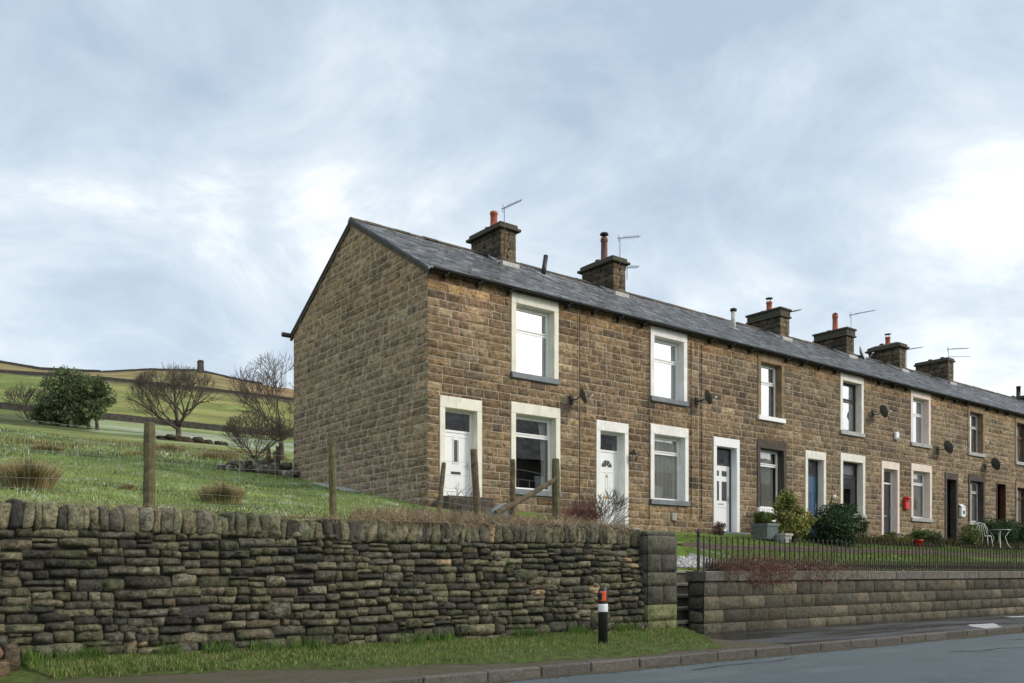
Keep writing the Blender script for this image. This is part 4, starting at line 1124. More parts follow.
# taller clumps along the foot of the wall
def f_foot():
    x=U(-2,12.72); 
    if mnoise.noise(Vector((x*1.7,3,0)))<0.02: return None
    y=U(11.85,12.1); return (x,y,verge_z(x,y))
blades('wall_foot_grass','longer dark green grass tufts along the foot of the dry stone wall',7000,f_foot,GC[:3],(.08,.22),(.006,.012),M['grassblade'],.7)
def f_field():
    x=U(-3,12.6); y=12.75+(R()**1.8)*17
    if x>11.2 and y>17.2: return None
    if x>11.4 and y>17: return None
    z=height(x,y)
    return (x,y,z)
FG=[(.13,.22,.045),(.11,.19,.04),(.16,.25,.06),(.19,.25,.075),(.26,.27,.13),(.38,.42,.32)]
blades('pasture_grass','tussocky pasture grass of the sloping field behind the wall',60000,f_field,fcol,(.02,.075),(.010,.022),M['grassblade'],.9)
def f_lawn():
    x=U(14.5,42); y=U(12.5,16.9) 
    if x<17.6 and 13.3<y<15.1: return None
    if .0<soilband(x,y): return None
    return (x,y,height(x,y))
def soilband(x,y):
    return .55-abs(y-(15.2+.05*(x-17))) if x<19 else .55-abs(y-15.0+.04*(x-19))*1.0 if x>31 else (.35-abs(y-(15.2)))
blades('lawn_grass','mown green lawn grass of the front gardens behind the railings',45000,f_lawn,[(.09,.17,.025),(.12,.20,.035),(.16,.21,.05),(.2,.2,.07)],(.02,.06),(.012,.022),M['grassblade'],.7)
# soil border across the gardens, gravel path by the steps
def soft_strip(name,pts_fn,x0,x1,wd,m,dz=.03):
    b=MB(); n=int((x1-x0)/.3)
    for i in range(n+1):
        x=x0+(x1-x0)*i/n; yc=pts_fn(x); ww=wd*(1+.25*math.sin(x*2.1)); 
        for s in (-1,-.5,0,.5,1): yy=yc+s*ww; b.v.append((x,yy,height(x,yy)+dz*(1-abs(s)*.6)+U(-.01,.01)))
        if i: 
            for q in range(4): k=5*i+q; b.f.append((k-5,k,k+1,k-4)); b.c.append(None); b.sm.append(True)
    return tag(b.build(name,m),kind='structure')
soft_strip('soil_border',lambda x:15.2+(.05*(x-17) if x<19 else 0) if x<31 else 15.0,17.4,60,.38,M['soil'])
sheetp=MB()
for i in range(14):
    x=13.4+i*.33
    for j in range(7): yy=13.63+j*.24; sheetp.v.append((x,yy,height(x,yy)+.015))
for i in range(13):
    for j in range(6): k=i*7+j; sheetp.f.append((k,k+7,k+8,k+1)); sheetp.c.append((.34,.34,.33)); sheetp.sm.append(True)
tag(sheetp.build('garden_path',M['gravel']),kind='structure')
b=MB()
for _ in range(2600):
    x=U(13.4,17.6);y=U(13.63,15.0); r_=U(.012,.035)
    rock(b,(x,y,height(x,y)+.02),(r_,r_,r_*.7),jit(random.choice([(.55,.56,.56),(.38,.37,.35),(.68,.69,.70),(.22,.21,.19)]),.1),.8,5,3)
tag(b.build('path_gravel',M['gravel']),'pale grey and white gravel on the path at the top of the garden steps','gravel',kind='stuff')
# grass overhanging the field wall: dry straw lying over the copings
ST=[(.40,.28,.18),(.28,.19,.12),(.48,.37,.25),(.18,.13,.08),(.42,.27,.18),(.13,.13,.06),(.55,.46,.34),(.12,.16,.05)]
b=MB()
for _ in range(9000):
    x=U(-5,12.7) if R()<.6 else U(7.2,12.7); 
    dens=.62+.9*mnoise.noise(Vector((x*1.1,0,5)))+(.15 if x>7 else 0)
    if R()>dens: continue
    y=U(12.25,12.75); z=2.06+.02*math.sin(x*.7); L=U(.10,.34) if x<7.5 else U(.10,.42)
    out=R()<.30; a=U(0,6.283); c=jit(random.choice(ST),.2); wd=U(.005,.012)
    P=[Vector((x,y,z))]; d=Vector((math.cos(a)*U(.4,1.3),-abs(math.sin(a))*.8-.2 if out else math.sin(a),U(.3,1.2) if not out else .4)).normalized()
    for s_ in range(4):
        P.append(P[-1]+d*L/4); d=(d+Vector((U(-.3,.3),-.12 if out else U(-.2,.2),-.62 if out else U(-.35,.05)))).normalized()
    if out:
        for q in P: 
            if q.z<2.05 and q.y>12.13: q.y=12.13-U(0,.03)
    w_=Vector((math.sin(a),math.cos(a),.2))*wd/2
    vs=[tuple(q-w_*(1-i/5)) for i,q in enumerate(P)]+[tuple(q+w_*(1-i/5)) for i,q in enumerate(P)]
    b.add(vs,[(i,i+1,i+6,i+5) for i in range(4)],c)
tag(b.build('dry_grass',M['straw']),'dry straw-coloured grass draped over the top of the dry stone wall','dry grass',kind='stuff')
# upright dead stalks where the fence posts lean
def stalks(name,label,cat,c0,n,rad,hr,cols,m=M['straw'],spread=.5,thick=(.004,.008),ry=None):
    b=MB(); r=empty(name,(c0[0],c0[1],c0[2]),label,cat)
    for _ in range(n):
        a=U(0,6.283); q=math.sqrt(R()); x=c0[0]+math.cos(a)*q*rad; y=c0[1]+math.sin(a)*q*(ry or rad); h=U(*hr)*(1-.4*q); z=c0[2]-.03
        tx=math.cos(a)*spread*h*q*U(.5,1.5)+U(-.08,.08)*h; ty=math.sin(a)*spread*h*q*U(.5,1.5)+U(-.08,.08)*h
        wd=U(*thick); b.add([(x-wd,y,z),(x+wd,y,z),(x+tx*.45+wd*.7,y+ty*.45,z+h*.6),(x+tx,y+ty,z+h),(x+tx*.45-wd*.7,y+ty*.45,z+h*.6)],[(0,1,2,3,4)],jit(random.choice(cols),.25))
        if R()<.35: # bent tip
            p=(x+tx*.45,y+ty*.45,z+h*.6); b.add([(p[0]-wd,p[1],p[2]),(p[0]+wd,p[1],p[2]),(p[0]+tx*.8+U(-.1,.1),p[1]+ty*.8,p[2]+h*U(-.1,.2))],[(0,1,2)],jit(random.choice(cols),.2))
    kid(b,'stems',m,r); return r
RUSH=[(.30,.24,.12),(.22,.19,.08),(.36,.28,.15),(.17,.18,.07),(.27,.20,.10),(.42,.35,.22)]
for i,(px,py,rad,h,n,lab) in enumerate([(2.99,17.42,.36,.62,1500,'large brown-green rush clump at the left edge of the field'),
    (6.03,16.43,.33,.46,1500,'dense brown rush clump right of the tall fence post'),
    (5.9,31.28,.42,.36,700,'low dark rush tuft beyond the large clump at the left'),
    (4.7,17.66,.16,.18,250,'very small dry tuft left of the tall fence post'),
    (12.88,35.84,.9,.38,900,'broad tawny rush patch in front of the rubble heap'),
    (13.48,43.82,.8,.45,700,'tawny rush tuft beside the lone bare tree'),
    (15.5,42.4,1.0,.4,700,'long tawny rush patch between the two bare trees'),
    (9.04,32.2,.6,.25,400,'low dry tuft in the middle of the field')]):
    stalks('rush_clump',lab,'rushes',(px,py,height(px,py)),n,rad,(h*.6,h*1.15),RUSH,spread=.55,thick=(.006,.012) if py<20 else (.012,.022),ry=rad*.7)['group']='rush clumps in the field'
# rough strip of rushes and bent grass along the upper field
def f_rough():
    x=U(4,30); y=U(40,66); 
    if mnoise.noise(Vector((x*.18,y*.3,2)))<.18+.3*R(): return None
    return (x,y,height(x,y))
blades('rough_grass','tawny rough grass and rushes across the upper part of the field',9000,f_rough,[(.22,.17,.08),(.19,.15,.06),(.25,.18,.09),(.16,.15,.06)],(.08,.28),(.05,.12),M['straw'],.6)
# ------------------------------------------------------------ post and wire fence
fn=empty('wire_fence',(4,13.75,2.1),'weathered post-and-wire stock fence along the field edge above the dry stone wall','fence')
def post(x,y,z0,z1,r0,lean=(0,0),mat='mosswood',n=9):
    b=MB(); pts=[];rs=[]
    for i in range(6):
        t=i/5; pts.append((x+lean[0]*t,y+lean[1]*t,z0+(z1-z0)*t)); rs.append(r0*(1+.06*math.sin(i*2.3+x)))
    rs[-1]=r0*.93; pts.append((pts[-1][0],pts[-1][1],z1+.012)); rs.append(r0*.7)
    b.tube(pts,rs,n,smooth=False); kid(b,'fence_post',M[mat],fn)
post(3.985,13.85,1.9,3.46,.085,(0.01,0)); post(7.0,13.85,1.9,3.44,.062,(-.02,0)); post(.45,13.85,1.9,3.4,.08,(.03,0)); post(-3.2,13.85,1.9,3.42,.08)
post(9.80,14.9,2.1,3.43,.05,(.19,.05),'wood'); post(10.16,14.0,2.0,3.60,.07,(-.12,0),'wood'); post(11.0,14.0,2.1,3.48,.055,(.0,0),'wood'); post(12.1,13.95,2.05,3.57,.085,(-.02,0),'mosswood')
b=MB(); b.tube([(10.55,13.95,2.40),(11.3,13.93,2.76),(12.06,13.9,3.16)],[.06,.058,.05],8,smooth=False); kid(b,'brace',M['wood'],fn)
b=MB(); WZ=[2.28,2.43,2.58,2.74,2.92,3.14,3.32]; 
for zi,zv in enumerate(WZ):
    pts=[]; x=-6.0
    while x<=12.1: pts.append((x,13.93 if x<9.5 else 13.97,zv+.03*math.sin(x*1.4+zi)*(1 if x<7 else 1.6)-(.10*(x-7)/5 if x>7 else 0)+(.04 if zi==6 else 0))); x+=.5
    b.tube(pts,.0022 if zi<6 else .0026,3)
x=-6
while x<12.0:
    dz=-.10*(x-7)/5 if x>7 else 0; y=13.93 if x<9.5 else 13.97
    b.tube([(x,y,WZ[0]+dz+.02*math.sin(x*1.4)),(x+U(-.02,.02),y,WZ[3]+dz+.02*math.sin(x*1.4+3)),(x+U(-.02,.02),y,WZ[5]+dz+.03*math.sin(x*1.4+5))],.0018,3); x+=.30
kid(b,'wire_netting',M['wire'],fn)
# slab lying against the fence foot
r=empty('leaning_slab',(10.75,14.1,2.3),'small grey pointed slab leaning at the foot of the fence brace','slab')
b=MB(); P=[(10.42,14.08,2.22),(10.92,14.02,2.22),(10.95,14.06,2.45),(10.80,14.1,2.62),(10.55,14.1,2.47)]; b.add([(x,y-.03,z) for x,y,z in P]+[(x,y+.03,z) for x,y,z in P],[(0,1,2,3,4),(9,8,7,6,5)]+[(i,i+5,(i+1)%5+5,(i+1)%5) for i in range(5)],(.22,.26,.28)); kid(b,'slab_face',M['gravel'],r)
# ------------------------------------------------------------ bare trees by recursive branching
def bare_tree(name,label,cat,base,hgt,crown_r,trunk_r,depth=6,seed=1,mat='twig',trunk_h=.16,lean=(0,0),group=None,nb=3,multi=1,flat=.9,tw=.012):
    rng=random.Random(seed); root=empty(name,base,label,cat,group)
    tb=MB(); cb=MB()
    ctr=Vector(base)+Vector((lean[0]*hgt,lean[1]*hgt,hgt*.50))
    def branch(p,d,L,r,lev):
        cut=False; pts=[p];rs=[r]; n=4 if lev<3 else 3
        for i in range(n):
            d=(d+Vector((rng.uniform(-1,1),rng.uniform(-1,1),rng.uniform(-.5,.9)))*(.12+.03*lev)).normalized()
            q=pts[-1]+d*L/n
            e=q-ctr; k=math.sqrt((e.x/crown_r)**2+(e.y/crown_r)**2+(e.z/(hgt*.52))**2)
            if k>1 and lev>1: 
                pts.append(q); rs.append(tw*.4); cut=True; break
            pts.append(q); rs.append(max(tw*.5,r*(1-.42*(i+1)/n)))
        (tb if lev==0 else cb).tube([tuple(x) for x in pts],rs,7 if lev<2 else (5 if lev<3 else 3),cap=(lev<2))
        if cut or lev>=depth or (pts[-1]-ctr).length>max(crown_r,hgt*.5)*1.1: return
        kids=nb if lev>0 else nb+2
        for k in range(kids):
            t=rng.uniform(.35,1) if lev>0 else rng.uniform(.6,1)
            if k==0: t=1
            idx=min(len(pts)-2,int(t*(len(pts)-1)))
            f=t*(len(pts)-1)-idx; p0=pts[idx].lerp(pts[idx+1],min(1,f))
            a=rng.uniform(.35,.85)*(1.15 if lev==0 else 1) if k or lev==0 else rng.uniform(.05,.35)
            ax=Vector((rng.uniform(-1,1),rng.uniform(-1,1),rng.uniform(-1,1))).cross(d).normalized()
            if lev==0:
                th=6.283*k/kids+rng.uniform(-.4,.4); nd=Vector((math.cos(th)*math.sin(a*1.3),math.sin(th)*math.sin(a*1.3),math.cos(a*1.3)))
            else: nd=(Matrix.Rotation(a,3,ax)@d).normalized()
            nd=(nd+Vector((0,0,.10*flat))).normalized()
            branch(p0,nd,L*rng.uniform(.66,.86) if lev else crown_r*.62,max(tw*.6,rs[min(idx+1,len(rs)-1)]*rng.uniform(.6,.8)),lev+1)
    for m in range(multi):
        d=Vector((lean[0]+(rng.uniform(-.4,.4) if multi>1 else 0),lean[1]+(rng.uniform(-.4,.4) if multi>1 else 0),1)).normalized()
        branch(Vector(base)-Vector((0,0,.2)),d,hgt*trunk_h+.2,trunk_r,0)
    kid(tb,'trunk',M['bark'],root); kid(cb,'crown',M[mat],root); return root
z=height(35.95,112.93)
bare_tree('bare_tree','lone wide-crowned leafless tree in the middle of the field edge','tree',(35.95,112.93,z),9.0,6.0,.42,6,5,trunk_h=.26,nb=4,tw=.030,group='leafless trees')
bx,by=18.6,42.4; z=height(bx,by)
bare_tree('bare_tree','leafless tree partly hidden behind the house gable','tree',(bx,by,z),5.3,2.9,.17,6,11,trunk_h=.24,nb=4,tw=.014,lean=(.02,0),group='leafless trees')
z=height(26.5,152); bare_tree('bare_tree','thin grey leafless tree at the left of the dark evergreen','tree',(27.0,155.0,z),6.5,4.0,.2,5,21,trunk_h=.12,nb=3,tw=.05,multi=2,group='leafless trees')
z=height(16.2,39.0); bare_tree('bare_shrub','grey twiggy bush on the rubble heap beside the gable','shrub',(16.0,39.2,z),2.2,1.6,.05,5,31,trunk_h=.1,nb=3,tw=.016,multi=4)
# earth and logs round the lone tree's foot
b=MB(); 
for _ in range(40): xx=35.9+U(-2.5,6); rock(b,(xx,112.4+U(-1,1),height(xx,112.4)+U(-.1,.35)),(U(.4,.9),U(.4,.7),U(.2,.4)),jit((.05,.038,.025),.3),.8,6,4)
r=empty('soil_heap',(37,112,17.5),'dark heap of earth and stones at the foot of the lone leafless tree','heap'); kid(b,'earth',M['drystone'],r)
# ------------------------------------------------------------ foliage
def leafblob(b,c,rad,n,size,cols,shell=.55,up=.2,aspect=.45):
    for _ in range(n):
        while True:
            v=Vector((U(-1,1),U(-1,1),U(-1,1)))
            if .05<v.length<=1: break
        v=v.normalized()*(shell+(1-shell)*R()**.6) if R()<.75 else v
        p=Vector((c[0]+v.x*rad[0],c[1]+v.y*rad[1],c[2]+v.z*rad[2]))
        d=Vector((U(-1,1)+v.x*.7,U(-1,1)+v.y*.7,U(-1,1)+up)).normalized(); s=d.cross(Vector((U(-1,1),U(-1,1),U(-1,1)))).normalized()
        L=size*U(.6,1.3); W=L*aspect
        b.add([tuple(p),tuple(p+d*L*.5+s*W*.5),tuple(p+d*L),tuple(p+d*L*.5-s*W*.5)],[(0,1,2,3)],jit(random.choice(cols),.2))
def clumpy(b,c,rad,k,n,size,cols,sub_=.38,rng=None,aspect=.45,up=.2):
    for _ in range(k):
        while True:
            v=Vector((U(-1,1),U(-1,1),U(-1,1)))
            if v.length<=1: break
        v=v.normalized()*v.length**.45
        q=U(.6,1.15)*sub_; col=jit(random.choice(cols),.1)
        cc=(c[0]+v.x*rad[0]*(1-q*.6),c[1]+v.y*rad[1]*(1-q*.6),c[2]+v.z*rad[2]*(1-q*.6))
        tone=U(.7,1.3); leafblob(b,cc,(rad[0]*q,rad[1]*q,rad[2]*q),n,size,[tuple(x*tone for x in cq) for cq in cols],.5,up,aspect)
z=height(29.8,141.9)
ev=empty('evergreen_tree',(30.2,143,z),'dense dark green tree with several rounded crowns on the hillside','tree')
b=MB(); EV=[(.09,.125,.055),(.13,.17,.075),(.065,.09,.04),(.17,.20,.10)]
R_=Vector((SS,-CC,0))
for (s_,hz_,rx,rz) in ((-3.4,3.6,2.2,2.0),(-2.0,6.4,2.5,2.6),(-.3,7.2,1.9,1.9),(.6,5.2,2.3,2.3),(3.0,6.2,2.0,2.0),(4.4,4.6,1.9,1.8),(-1,3.2,2.6,1.9),(2.5,2.8,2.4,1.6),(-4.6,2.0,1.3,1.3),(-2.6,1.6,1.8,1.2),(.6,1.5,1.8,1.1),(0.2,4.6,2.4,2.0)):
    c=Vector((30.2,143,z+hz_))+R_*s_; clumpy(b,c,(rx,rx,rz),24,62,.42,EV,.38)
kid(b,'crown',M['leaf'],ev)
b=MB()
for s_ in (-2.4,-.6,.6,2.6,3.8):
    c=Vector((30.2,143,z))+R_*s_; b.tube([tuple(c-Vector((0,0,.5))),tuple(c+Vector((U(-.3,.3),0,1.6))),tuple(c+R_*U(-1,1)+Vector((0,0,4)))],[.3,.22,.12],6)
kid(b,'trunk',M['bark'],ev)
# garden shrubs
def shrub(name,label,c,rad,k,n,size,cols,aspect=.45,sub_=.4,stem=True,up=.2):
    r=empty(name,(c[0],c[1],height(c[0],c[1])),label,'shrub'); b=MB(); clumpy(b,c,rad,k,n,size,cols,sub_,aspect=aspect,up=up); kid(b,'leaves',M['leaf'],r)
    if stem:
        b=MB(); z0=height(c[0],c[1])-.1
        for _ in range(9): b.tube([(c[0]+U(-.1,.1),c[1]+U(-.1,.1),z0),(c[0]+U(-.5,.5)*rad[0],c[1]+U(-.5,.5)*rad[1],c[2]+U(-.2,.5)*rad[2])],[.02,.008],5)
        kid(b,'stems',M['bark'],r)
    return r
shrub('golden_shrub','golden-green variegated shrub below the plain stone window, beside the white bench',(23.75,16.3,2.78),(.62,.55,.50),26,110,.10,[(.30,.30,.08),(.40,.37,.12),(.16,.20,.05),(.48,.42,.18),(.20,.24,.07)],.6)
rt=[o for o in bpy.data.objects if o.name.startswith('golden_shrub')][0]
b=MB(); clumpy(b,(23.45,16.35,3.15),(.36,.36,.56),20,110,.09,[(.22,.26,.07),(.34,.34,.11),(.14,.19,.05)],.45,aspect=.6); kid(b,'leaves',M['leaf'],rt)
shrub('evergreen_bush','large rounded dark green bush hiding the foot of the blue door',(25.9,16.2,2.72),(1.12,.8,.75),46,140,.15,[(.028,.062,.024),(.04,.085,.03),(.055,.11,.04),(.02,.045,.018)],.28,.36,up=-.5)
shrub('evergreen_bush','low yellowish green plants at the foot of the fifth house wall',(30.2,16.6,2.42),(1.1,.4,.25),24,80,.10,[(.16,.18,.05),(.09,.12,.04),(.2,.17,.07)],.4,.35)
shrub('garden_plant','leafy green plant beneath the window right of the red letterbox',(35.6,16.5,2.62),(.45,.4,.45),16,80,.12,[(.13,.17,.05),(.09,.14,.04),(.18,.2,.07)],.35)
shrub('garden_plant','dark leafy plants beside the fifth doorway',(32.6,16.6,2.5),(.75,.4,.3),20,80,.1,[(.05,.08,.03),(.12,.12,.05),(.08,.1,.04)],.4)
shrub('garden_plant','small dark red heather at the left of the third doorway',(21.4,17.2,2.55),(.28,.25,.18),12,80,.06,[(.16,.05,.06),(.11,.05,.05),(.1,.08,.04)],.4)
# red flower trough and standing pots
r=empty('flower_pot',(31.3,16.3,height(31.3,16.3)),'red flower pot with a leafy plant left of the fifth doorway','pot'); b=MB(); b.lathe([(.10,0),(.15,.20),(.17,.21),(.17,.26),(.14,.26),(.13,.22)],31.3,16.3,height(31.3,16.3)+.0,12); kid(b,'pot_body',M['red'],r)
b=MB(); clumpy(b,(31.3,16.3,2.62),(.26,.26,.24),9,70,.10,[(.10,.15,.05),(.16,.2,.07)],.5); kid(b,'leaves',M['leaf'],r)
r=empty('planter',(22.75,16.7,height(22.75,16.7)),'square grey-blue planter with feathery green plant by the white door','planter')
z0=height(22.75,16.7)+.0
def square_pot(b,x,y,z,w0,w1,h,t=.03):
    P=[(x-w0,y-w0,z),(x+w0,y-w0,z),(x+w0,y+w0,z),(x-w0,y+w0,z)]; Q=[(x-w1,y-w1,z+h),(x+w1,y-w1,z+h),(x+w1,y+w1,z+h),(x-w1,y+w1,z+h)]; I=[(x-w1+t,y-w1+t,z+h),(x+w1-t,y-w1+t,z+h),(x+w1-t,y+w1-t,z+h),(x-w1+t,y+w1-t,z+h)]; J=[(a,c,z+h-.05) for a,c,_ in I]
    b.add(P+Q+I+J,[(0,3,2,1)]+[(i,(i+1)%4,4+(i+1)%4,4+i) for i in range(4)]+[(4+i,4+(i+1)%4,8+(i+1)%4,8+i) for i in range(4)]+[(8+i,8+(i+1)%4,12+(i+1)%4,12+i) for i in range(4)]+[(12,13,14,15)])
    b.bbox(x-w1-.015,x+w1+.015,y-w1-.015,y-w1-.001,z+h-.07,z+h+.004,.004); b.bbox(x-w1-.015,x-w1-.001,y-w1,y+w1,z+h-.07,z+h+.004,.004)
b=MB(); square_pot(b,22.75,16.6,z0,.24,.30,.46); kid(b,'pot_body',M['gardenpot'],r)
b=MB(); clumpy(b,(22.75,16.6,z0+.62),(.38,.36,.17),18,110,.12,[(.09,.13,.03),(.14,.17,.05),(.06,.10,.03),(.2,.2,.07)],.4,aspect=.25,up=.8); kid(b,'leaves',M['leaf'],r)
r=empty('planter',(23.3,16.5,height(23.3,16.5)),'small grey pot just right of the square planter','planter'); b=MB(); square_pot(b,23.12,16.2,height(23.1,16.2),.14,.18,.28); kid(b,'pot_body',M['lightsill'],r)
# white bench under the third ground-floor window
r=empty('garden_bench',(24.3,17.4,2.42),'white slatted garden bench under the plain dark-stone window','bench')
b=MB()
for i in range(9): b.bbox(23.94+i*.135,24.00+i*.135,17.58,17.60,2.92,3.26,.004)
b.bbox(23.78,25.05,17.57,17.61,3.26,3.32,.006); b.bbox(23.78,25.05,17.57,17.61,2.86,2.92,.006); kid(b,'backrest',M['white'],r)
b=MB()
for i in range(5): b.bbox(23.78,25.05,17.12+i*.095,17.19+i*.095,2.83,2.855,.004)
kid(b,'seat',M['white'],r)
for x in (23.80,24.98):
    for y in (17.14,17.58): b=MB(); b.bbox(x,x+.05,y,y+.04,2.42,2.83 if y<17.3 else 3.3,.004); kid(b,'leg',M['white'],r)
# table and chair, hedge
z0=height(37.3,16.6)
r=empty('garden_table',(38.0,16.4,z0),'pale metal round garden table standing before the hedge','table')
b=MB(); b.lathe([(.42,0),(.43,.01),(.42,.025),(.02,.026)],38.0,16.4,z0+.72,20); kid(b,'table_top',M['steel'],r)
for k in range(4):
    t=k*math.pi/2+.5; c,s_=math.cos(t),math.sin(t); b=MB(); b.tube([(38+c*.36,16.4+s_*.36,z0+.71),(38+c*.20,16.4+s_*.20,z0+.45),(38+c*.30,16.4+s_*.30,z0+.15),(38+c*.42,16.4+s_*.42,z0)],.016,6); kid(b,'leg',M['whitepaint'],r)
r=empty('garden_chair',(36.9,16.5,z0),'white scrolled metal garden chair left of the pale round table','chair')
b=MB(); b.lathe([(.21,0),(.22,.01),(.21,.03)],36.95,16.5,z0+.45,16); kid(b,'seat',M['whitepaint'],r)
b=MB()
for k in range(5):
    y=16.34+k*.08; b.tube([(36.75,y,z0+.46),(36.66,y,z0+.72),(36.60,16.5+(y-16.5)*.7,z0+.92)],.011,5)
b.tube([(36.76,16.29,z0+.46),(36.65,16.29,z0+.75),(36.59,16.36,z0+.93),(36.58,16.5,z0+.98),(36.59,16.64,z0+.93),(36.65,16.71,z0+.75),(36.76,16.71,z0+.46)],.014,6); kid(b,'backrest',M['whitepaint'],r)
for dx,dy in ((-.16,-.16),(.16,-.16),(.16,.16),(-.16,.16)):
    b=MB(); b.tube([(36.95+dx,16.5+dy,z0+.46),(36.95+dx*1.35,16.5+dy*1.35,z0)],.013,6); kid(b,'leg',M['whitepaint'],r)
r=empty('clipped_hedge',(41,16.6,height(41,16.6)),'clipped dark green hedge behind the pale garden table','hedge')
b=MB()
for i in range(46):
    xx=38.5+i*.17; clumpy(b,(xx,17.15,2.95),(.32,.45,.56),5,90,.09,[(.022,.05,.02),(.035,.075,.028),(.05,.10,.035)],.5)
kid(b,'leaves',M['leaf'],r)
b=MB()
for i in range(14): xx=38.5+i*.55; b.tube([(xx,17.15,2.0),(xx+U(-.1,.1),17.15,3.0)],[.03,.012],5)
kid(b,'stems',M['bark'],r)
# low dark plants at the wall foot, all gardens beyond the lawn
def f_border():
    x=U(24.8,45); y=U(16.3,17.0)
    if mnoise.noise(Vector((x*.9,y,3)))<-.15: return None
    return (x,y,height(x,y))
blades('border_plants','low brown and green border plants at the back of the front gardens',9000,f_border,[(.10,.08,.04),(.07,.09,.03),(.15,.10,.05),(.05,.05,.03),(.12,.14,.05)],(.08,.32),(.02,.04),M['leaf'],.9)
# reddish twigs trailing over the low wall and through the railings
def twigs(name,label,cat,pts_fn,n,cols_mat,L,m,thick=.004):
    r=empty(name,pts_fn(),label,cat); b=MB()
    for _ in range(n):
        p=Vector(pts_fn()); d=Vector((U(-1,1),U(-1,.6),U(-.2,1))).normalized(); pts=[tuple(p)]; l=U(*L)
        for k in range(5):
            d=(d+Vector((U(-.3,.3),U(-.3,.2),U(-.5,.15)))).normalized(); p=p+d*l/5; 
            pts.append(tuple(p))
        c=jit(random.choice(cols_mat),.2); b.tube(pts,[thick*(1-.15*i) for i in range(6)],3,c,cap=False)
    kid(b,'stems',m,r); return r
RED=[(.26,.11,.09),(.18,.08,.065),(.28,.18,.12),(.16,.12,.08),(.34,.24,.17)]
tr=twigs('trailing_plant','reddish brown trailing twigs hanging over the coping near the garden steps','plant',lambda:(14.9+abs(random.gauss(0,2.2)) if R()<.85 else U(15,20),U(11.9,12.5),U(1.22,1.38)),2600,RED,(.2,.6),M['leaf'])
b=MB()
for _ in range(3200):
    x=15+abs(random.gauss(0,2.3)); y=U(11.80,12.45) if R()<.6 else U(11.79,11.87); z=U(1.2,1.60) if y>11.9 else U(.98,1.4)
    if mnoise.noise(Vector((x*1.4,0,1)))<-.1: continue
    leafblob(b,(x,y,z),(.03,.03,.03),1,.07,RED+[(.34,.08,.09)],aspect=.35)
kid(b,'leaves',M['leaf'],tr)
def red_shrub(label,c,rad,n,h):
    r=empty('red_stemmed_shrub',c,label,'shrub'); b=MB()
    for _ in range(n):
        a=U(0,6.283); p=Vector((c[0]+U(-.1,.1),c[1]+U(-.1,.1),c[2])); d=Vector((math.cos(a)*U(.1,.9),math.sin(a)*U(.1,.9),1)).normalized(); L=h*U(.6,1.1); pts=[tuple(p)]
        for k in range(5): d=(d+Vector((U(-.25,.25),U(-.25,.25),-.12))).normalized(); p=p+d*L/5; pts.append(tuple(p))
        b.tube(pts,[.006-.0008*i for i in range(6)],3,jit(random.choice([(.19,.05,.05),(.14,.045,.045),(.22,.08,.07)]),.2),cap=False)
    kid(b,'stems',M['leaf'],r)
red_shrub('hazy red-stemmed shrub behind the wall, left of the door with the fan-shaped window',(13.75,14.9,2.15),.5,420,.85)
# bare thorny twigs in front of the second door, bramble stems by the first
r=bare_tree('bare_shrub','spiky leafless shrub in front of the fan-windowed door','shrub',(14.35,15.0,2.05),1.12,.75,.016,4,41,trunk_h=.18,nb=3,tw=.008,multi=3)
r=bare_tree('bare_shrub','thin pinkish bramble stems between the leaning posts by the raised door','shrub',(10.0,14.3,2.1),1.25,.30,.013,3,51,trunk_h=.45,nb=2,tw=.007,multi=4)
# dead grass behind the wall's right half
def f_dead():
    x=U(7.6,12.9); y=U(12.6,14.4)
    return (x,y,height(x,y)) if x<12.3+(y-12.6)*.4 else None
b=blades('dead_grass','pinkish brown dead grass in front of the leaning fence posts',9000,f_dead,ST+[(.42,.24,.15)],(.10,.40),(.008,.016),M['straw'],1.0)
# ------------------------------------------------------------ rubble heap beside the gable
r=empty('rubble_heap',(10.6,25.8,4.1),'heap of grey rubble stones and timber beside the back corner of the gable','rubble')
b=MB()
for _ in range(150):
    t=R(); x=10.0+t*1.4+U(-.3,.3); y=26.8-t*1.6+U(-.3,.3)
    z=height(x,y)+U(0,.42)*(1-abs(t-.6)); s=U(.07,.18); rock(b,(x,y,z),(s,s*U(.7,1),s*U(.5,.8)),jit(random.choice([(.10,.09,.07),(.16,.14,.11),(.06,.05,.04),(.30,.28,.24)]),.15),.6,7,5)
kid(b,'rubble_stones',M['drystone'],r)
b=MB()
for _ in range(5): x=U(10.7,11.3); b.tube([(x,25.6,4.1),(x+U(-.1,.2),25.5,U(4.7,5.1))],.05,6,smooth=False)
kid(b,'timber',M['wood'],r)
r=empty('concrete_slab',(11.2,22.3,3.55),'pale flat slab lying in the grass at the foot of the gable','slab'); b=MB(); b.bbox(10.95,11.42,21.0,22.9,3.25,3.45,.02)
b.v=[(x,y,height(x,y)+.04+(z-3.45)) for x,y,z in b.v]; kid(b,'slab_top',M['lightsill'],r)
